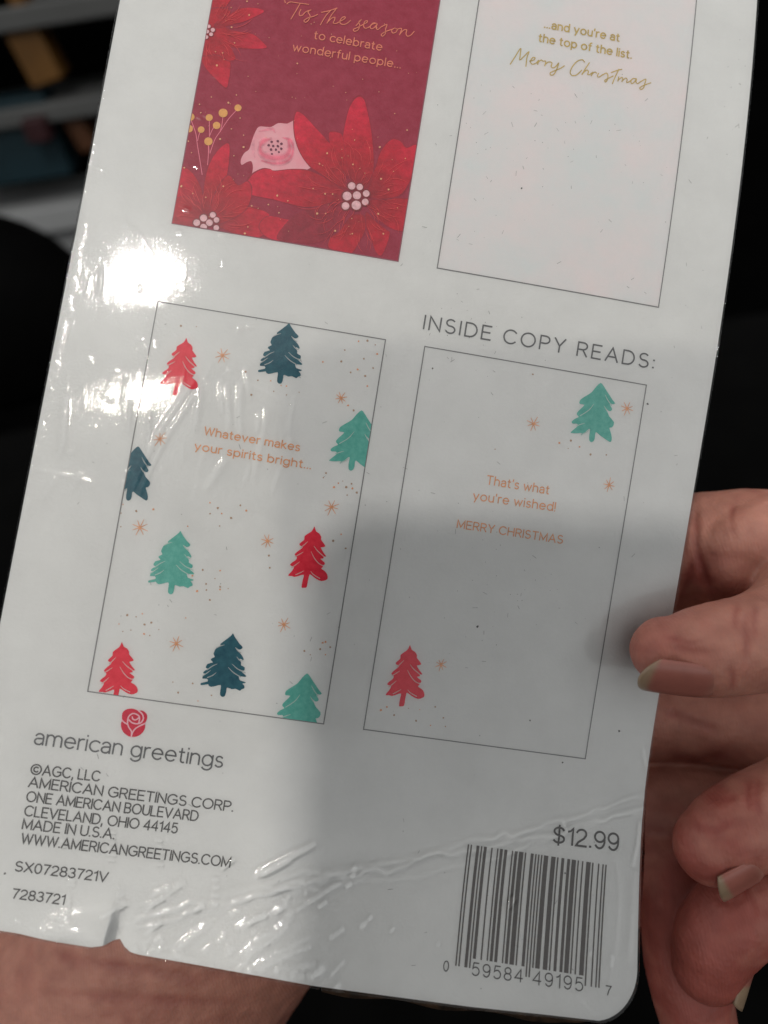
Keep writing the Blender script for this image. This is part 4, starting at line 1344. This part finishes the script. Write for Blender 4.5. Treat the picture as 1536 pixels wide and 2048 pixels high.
ad = t.nodes.new('ShaderNodeMath')
ad.operation = 'MULTIPLY_ADD'
ad.inputs[1].default_value = 0.28
t.links.new(wv.outputs['Fac'], ad.inputs[0])
t.links.new(n3.outputs['Distance'], ad.inputs[2])
bp = t.nodes.new('ShaderNodeBump')
bp.inputs['Strength'].default_value = 0.7
bp.inputs['Distance'].default_value = 0.00012
t.links.new(ad.outputs[0], bp.inputs['Height'])
t.links.new(bp.outputs[0], b.inputs['Normal'])
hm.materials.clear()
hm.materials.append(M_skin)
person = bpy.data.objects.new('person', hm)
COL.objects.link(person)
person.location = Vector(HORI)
tag(person, "person's bare hand and wrist behind the card pack, fingers curled round its edge", 'person')

M_nail = mat('fingernail', (0.5, 0.25, 0.18), 0.3, attr='paint', spec=0.5, noise=0.12, nscale=200, uvtex=False)


def nail(path, dors, wid, r, free=0.15, over=1.03, angw=58):
    """curved nail plate on a finger: path runs from cuticle to free edge, in cam coordinates"""
    P = smooth_curve(np.array([at(*p) for p in path]), 8)
    ns, na = len(P), 17
    T = np.gradient(P, axis=0)
    T /= np.linalg.norm(T, axis=1)[:, None]
    V, Cc = [], []
    cum = np.concatenate([[0], np.cumsum(np.linalg.norm(np.diff(P, axis=0), axis=1))])
    cum /= cum[-1]
    for layer in (0, 1):
        for i in range(ns):
            for j in range(na):
                a = (j / (na - 1) * 2 - 1)
                s0, s1 = 0.16 * a * a, 1 - 0.22 * a * a
                s_ = s0 + (s1 - s0) * i / (ns - 1)
                p = np.array([np.interp(s_, cum, P[:, q]) for q in range(3)])
                tg = np.array([np.interp(s_, cum, T[:, q]) for q in range(3)])
                d = np.array(dors, float)
                d = d - tg * (d @ tg)
                d /= np.linalg.norm(d)
                sd = np.cross(tg, d)
                an = math.radians(a * angw)
                rr = r / 1000.0 * (over - 0.06 * a ** 4 - 0.08 * max(0, s_ - .75) - 0.06 * max(0, .15 - s_) / .15) - layer * 0.0005
                V.append(p + rr * (math.cos(an) * d + math.sin(an) * sd))
                fe = np.clip((s_ - (1 - free) + 0.06 * a * a) / 0.07, 0, 1)
                lun = np.clip((0.2 - s_) / 0.12, 0, 1) * 0.4
                bed = np.array([0.33, 0.115, 0.088])
                c = bed * (1 - fe) + np.array([0.31, 0.215, 0.14]) * fe
                c = c * (1 - lun) + np.array([0.42, 0.22, 0.17]) * lun
                Cc.append(c)
    Fs = []
    off = ns * na
    for i in range(ns - 1):
        for j in range(na - 1):
            q = i * na + j
            Fs.append((q, q + 1, q + na + 1, q + na))
            Fs.append((off + q, off + q + na, off + q + na + 1, off + q + 1))
    ring = [j for j in range(na)] + [i * na + na - 1 for i in range(1, ns)] + [(ns - 1) * na + j for j in range(na - 2, -1, -1)] + [i * na for i in range(ns - 2, 0, -1)]
    for q in range(len(ring)):
        a, b_ = ring[q], ring[(q + 1) % len(ring)]
        Fs.append((a, off + a, off + b_, b_))
    return add_mesh('fingernail', np.array(V), Fs, M_nail, person, origin=HORI, col=Cc)


nail([(1412, 1308, .1499), (1362, 1304, .1498), (1312, 1297, .1498), (1268, 1291, .1502)], (0.0, 0.62, -0.78), 9, 8.5, free=.18, angw=33)
nail([(1470, 1668, .1560), (1425, 1694, .1560), (1388, 1718, .1565)], (0.20, 0.72, -0.66), 9, 8.8, free=.26, angw=42)
nail([(1445, 1862, .1606), (1425, 1915, .161), (1405, 1985, .1617)], (0.93, 0.30, -0.12), 9, 7.6, free=.5)
nail([(1390, 1985, .1712), (1400, 2050, .1705), (1410, 2110, .170)], (0.85, 0.25, -0.25), 9, 7.6, free=.4)

# ------------------------------------------------------------------ the phone taking the picture (its shadow falls on the pack)
Lm = LAMPS[0]
ZP = -0.004


def through(px):
    q = px2uv([px])[0]
    P = card_cam(q[0], q[1], zc(q[0], q[1]))
    s_ = (ZP - P[2]) / (Lm[2] - P[2])
    return P + (Lm - P) * s_


xl = through((612, 1500))[0]
yt = through((1150, 1040))[1]
PW, PH, PT = 0.088, 0.158, 0.009
cr_ = 0.013
out_ = []
for cx_, cy_, a0 in ((xl + cr_, yt + cr_, 180), (xl + PW - cr_, yt + cr_, 270), (xl + PW - cr_, yt + PH - cr_, 0), (xl + cr_, yt + PH - cr_, 90)):
    for a in np.radians(np.linspace(a0, a0 + 90, 8)):
        out_.append((cx_ + cr_ * math.cos(a), cy_ + cr_ * math.sin(a)))
n = len(out_)
Vp = [(x, y, ZP) for x, y in out_] + [(x, y, ZP - PT) for x, y in out_]
Fp = [tuple(range(n)), tuple(range(2 * n - 1, n - 1, -1))] + [(i, i + n, (i + 1) % n + n, (i + 1) % n) for i in range(n)]
po = c2w(np.array([xl + PW / 2, yt + PH, ZP]))
ph = add_mesh('phone', np.array(Vp), Fp, mat('black_phone_glass', (0.015, 0.015, 0.017), 0.35, uvtex=False), None, origin=po, smooth=False)
tag(ph, 'black phone held flat above the card pack, taking the picture', 'phone')


# ------------------------------------------------------------------ the dim shop behind
def at_y(px, py, D):
    d = c2w(at(px, py, 1.0))
    return d * (D / d[1])


def wbox(name, c, s, m, rot=(0, 0, 0), parent=None, bevel=0.0):
    import bmesh
    bm = bmesh.new()
    bmesh.ops.create_cube(bm, size=1)
    for v_ in bm.verts:
        v_.co = Vector((v_.co.x * s[0], v_.co.y * s[1], v_.co.z * s[2] + s[2] / 2))
    if bevel:
        bmesh.ops.bevel(bm, geom=list(bm.edges), offset=bevel, segments=2, profile=0.6, affect='EDGES')
    me = bpy.data.meshes.new(name)
    bm.to_mesh(me)
    bm.free()
    me.materials.append(m)
    ob = bpy.data.objects.new(name, me)
    COL.objects.link(ob)
    if parent:
        ob.parent = parent
        ob.location = Vector(c) - parent.location
    else:
        ob.location = Vector(c)
    ob.rotation_euler = rot
    return ob


M_blk = mat('black_panel', (0.002, 0.002, 0.002), 0.8, spec=0.02, uvtex=False, noise=.3, nscale=20)
M_lip = mat('grey_shelf_lip', (0.085, 0.086, 0.085), 0.5, uvtex=False, noise=.1, nscale=15)
D = 0.85
z1 = at_y(150, -5, D)[2]
z2 = at_y(100, 208, D)[2]
z3 = at_y(90, 395, D)[2]
z0 = z3 - 0.35
rack = empty('display_rack', (-0.3, D + .1, z0))
tag(rack, 'black tiered shop rack with grey shelf edges, blurred behind the card pack', 'rack')
wbox('back_board', (0.0, D + .16, z0), (2.6, 0.02, 1.2), M_blk, parent=rack)
for zz_, th, dp in ((z1, .018, .11), (z2, .016, .11), (z3 - .012, .024, .11)):
    wbox('shelf', (-.35, D + .055 + .002, zz_ - th), (1.3, dp, th), M_lip if zz_ > z3 else mat('pale_shelf_lip', (0.32, 0.325, 0.33), .5, uvtex=False), parent=rack, bevel=.002)
wbox('front_panel', (-.35, D + .02, z3 - .10), (1.3, .01, .063), mat('grey_front_panel', (0.28, 0.285, 0.29), .6, uvtex=False), parent=rack)


def goods(name, px, py, wpx, hpx, zb, colr, label, cat, tilt=0, dep=.04, m2=None):
    p = at_y(px, py, D + .03)
    sc = np.linalg.norm(p) / FPX
    m = mat(name + '_finish', colr, .55, uvtex=False, noise=.25, nscale=25)
    o = wbox(name, (p[0], D + .03, p[2]), (wpx * sc, dep, hpx * sc), m, rot=(0, math.radians(tilt), 0), bevel=.002)
    tag(o, label, cat)
    return o


goods('amber_box', 105, 158, 52, 150, z2, (0.125, 0.055, 0.009), 'blurred amber upright box leaning on the upper rack shelf', 'box', tilt=-10)
goods('amber_box', 186, 290, 30, 76, z2, (0.07, 0.025, 0.008), 'blurred small brown box on the lower rack shelf beside the teal one', 'box', tilt=-14)
goods('green_box', 2, 45, 74, 90, z2, (0.022, 0.03, 0.004), 'blurred dark olive box at the left end of the upper rack shelf', 'box')
goods('teal_box', 40, 356, 190, 120, z3, (0.004, 0.020, 0.028), 'blurred dark teal box standing on the lower rack shelf', 'box')
goods('red_box', 100, 262, 36, 34, z3, (0.03, 0.006, 0.008), 'blurred small dark red box on the lower rack shelf', 'box', dep=.09)

# rounded black bag in front of the rack
import bmesh
bm = bmesh.new()
bmesh.ops.create_uvsphere(bm, u_segments=40, v_segments=24, radius=1)
dd = .62
pc = at(-5, 655, dd)
rr = 222 / FPX * dd
for v_ in bm.verts:
    v_.co = Vector((v_.co.x * rr, v_.co.y * rr * .7, v_.co.z * rr * 1.0))
    if v_.co.z < -rr * .5:
        v_.co.z = -rr * .5 + (v_.co.z + rr * .5) * .25
me = bpy.data.meshes.new('black_bag')
bm.to_mesh(me)
bm.free()
me.polygons.foreach_set('use_smooth', np.ones(len(me.polygons), dtype=bool))
me.materials.append(mat('black_leather', (0.0015, 0.0015, 0.0015), .7, spec=0.03, uvtex=False, noise=.3, nscale=40))
bag = bpy.data.objects.new('black_bag', me)
COL.objects.link(bag)
bag.location = Vector(c2w(pc))
tag(bag, 'blurred round black bag in front of the grey rack shelf, left of the pack', 'bag')

# dark floor
fl = wbox('floor', (0, 1.0, -1.42), (8, 8, .02), mat('dark_floor', (0.002, 0.0019, 0.0018), .8, spec=0.02, uvtex=False, noise=.4, nscale=6))
tag(fl, kind='structure')
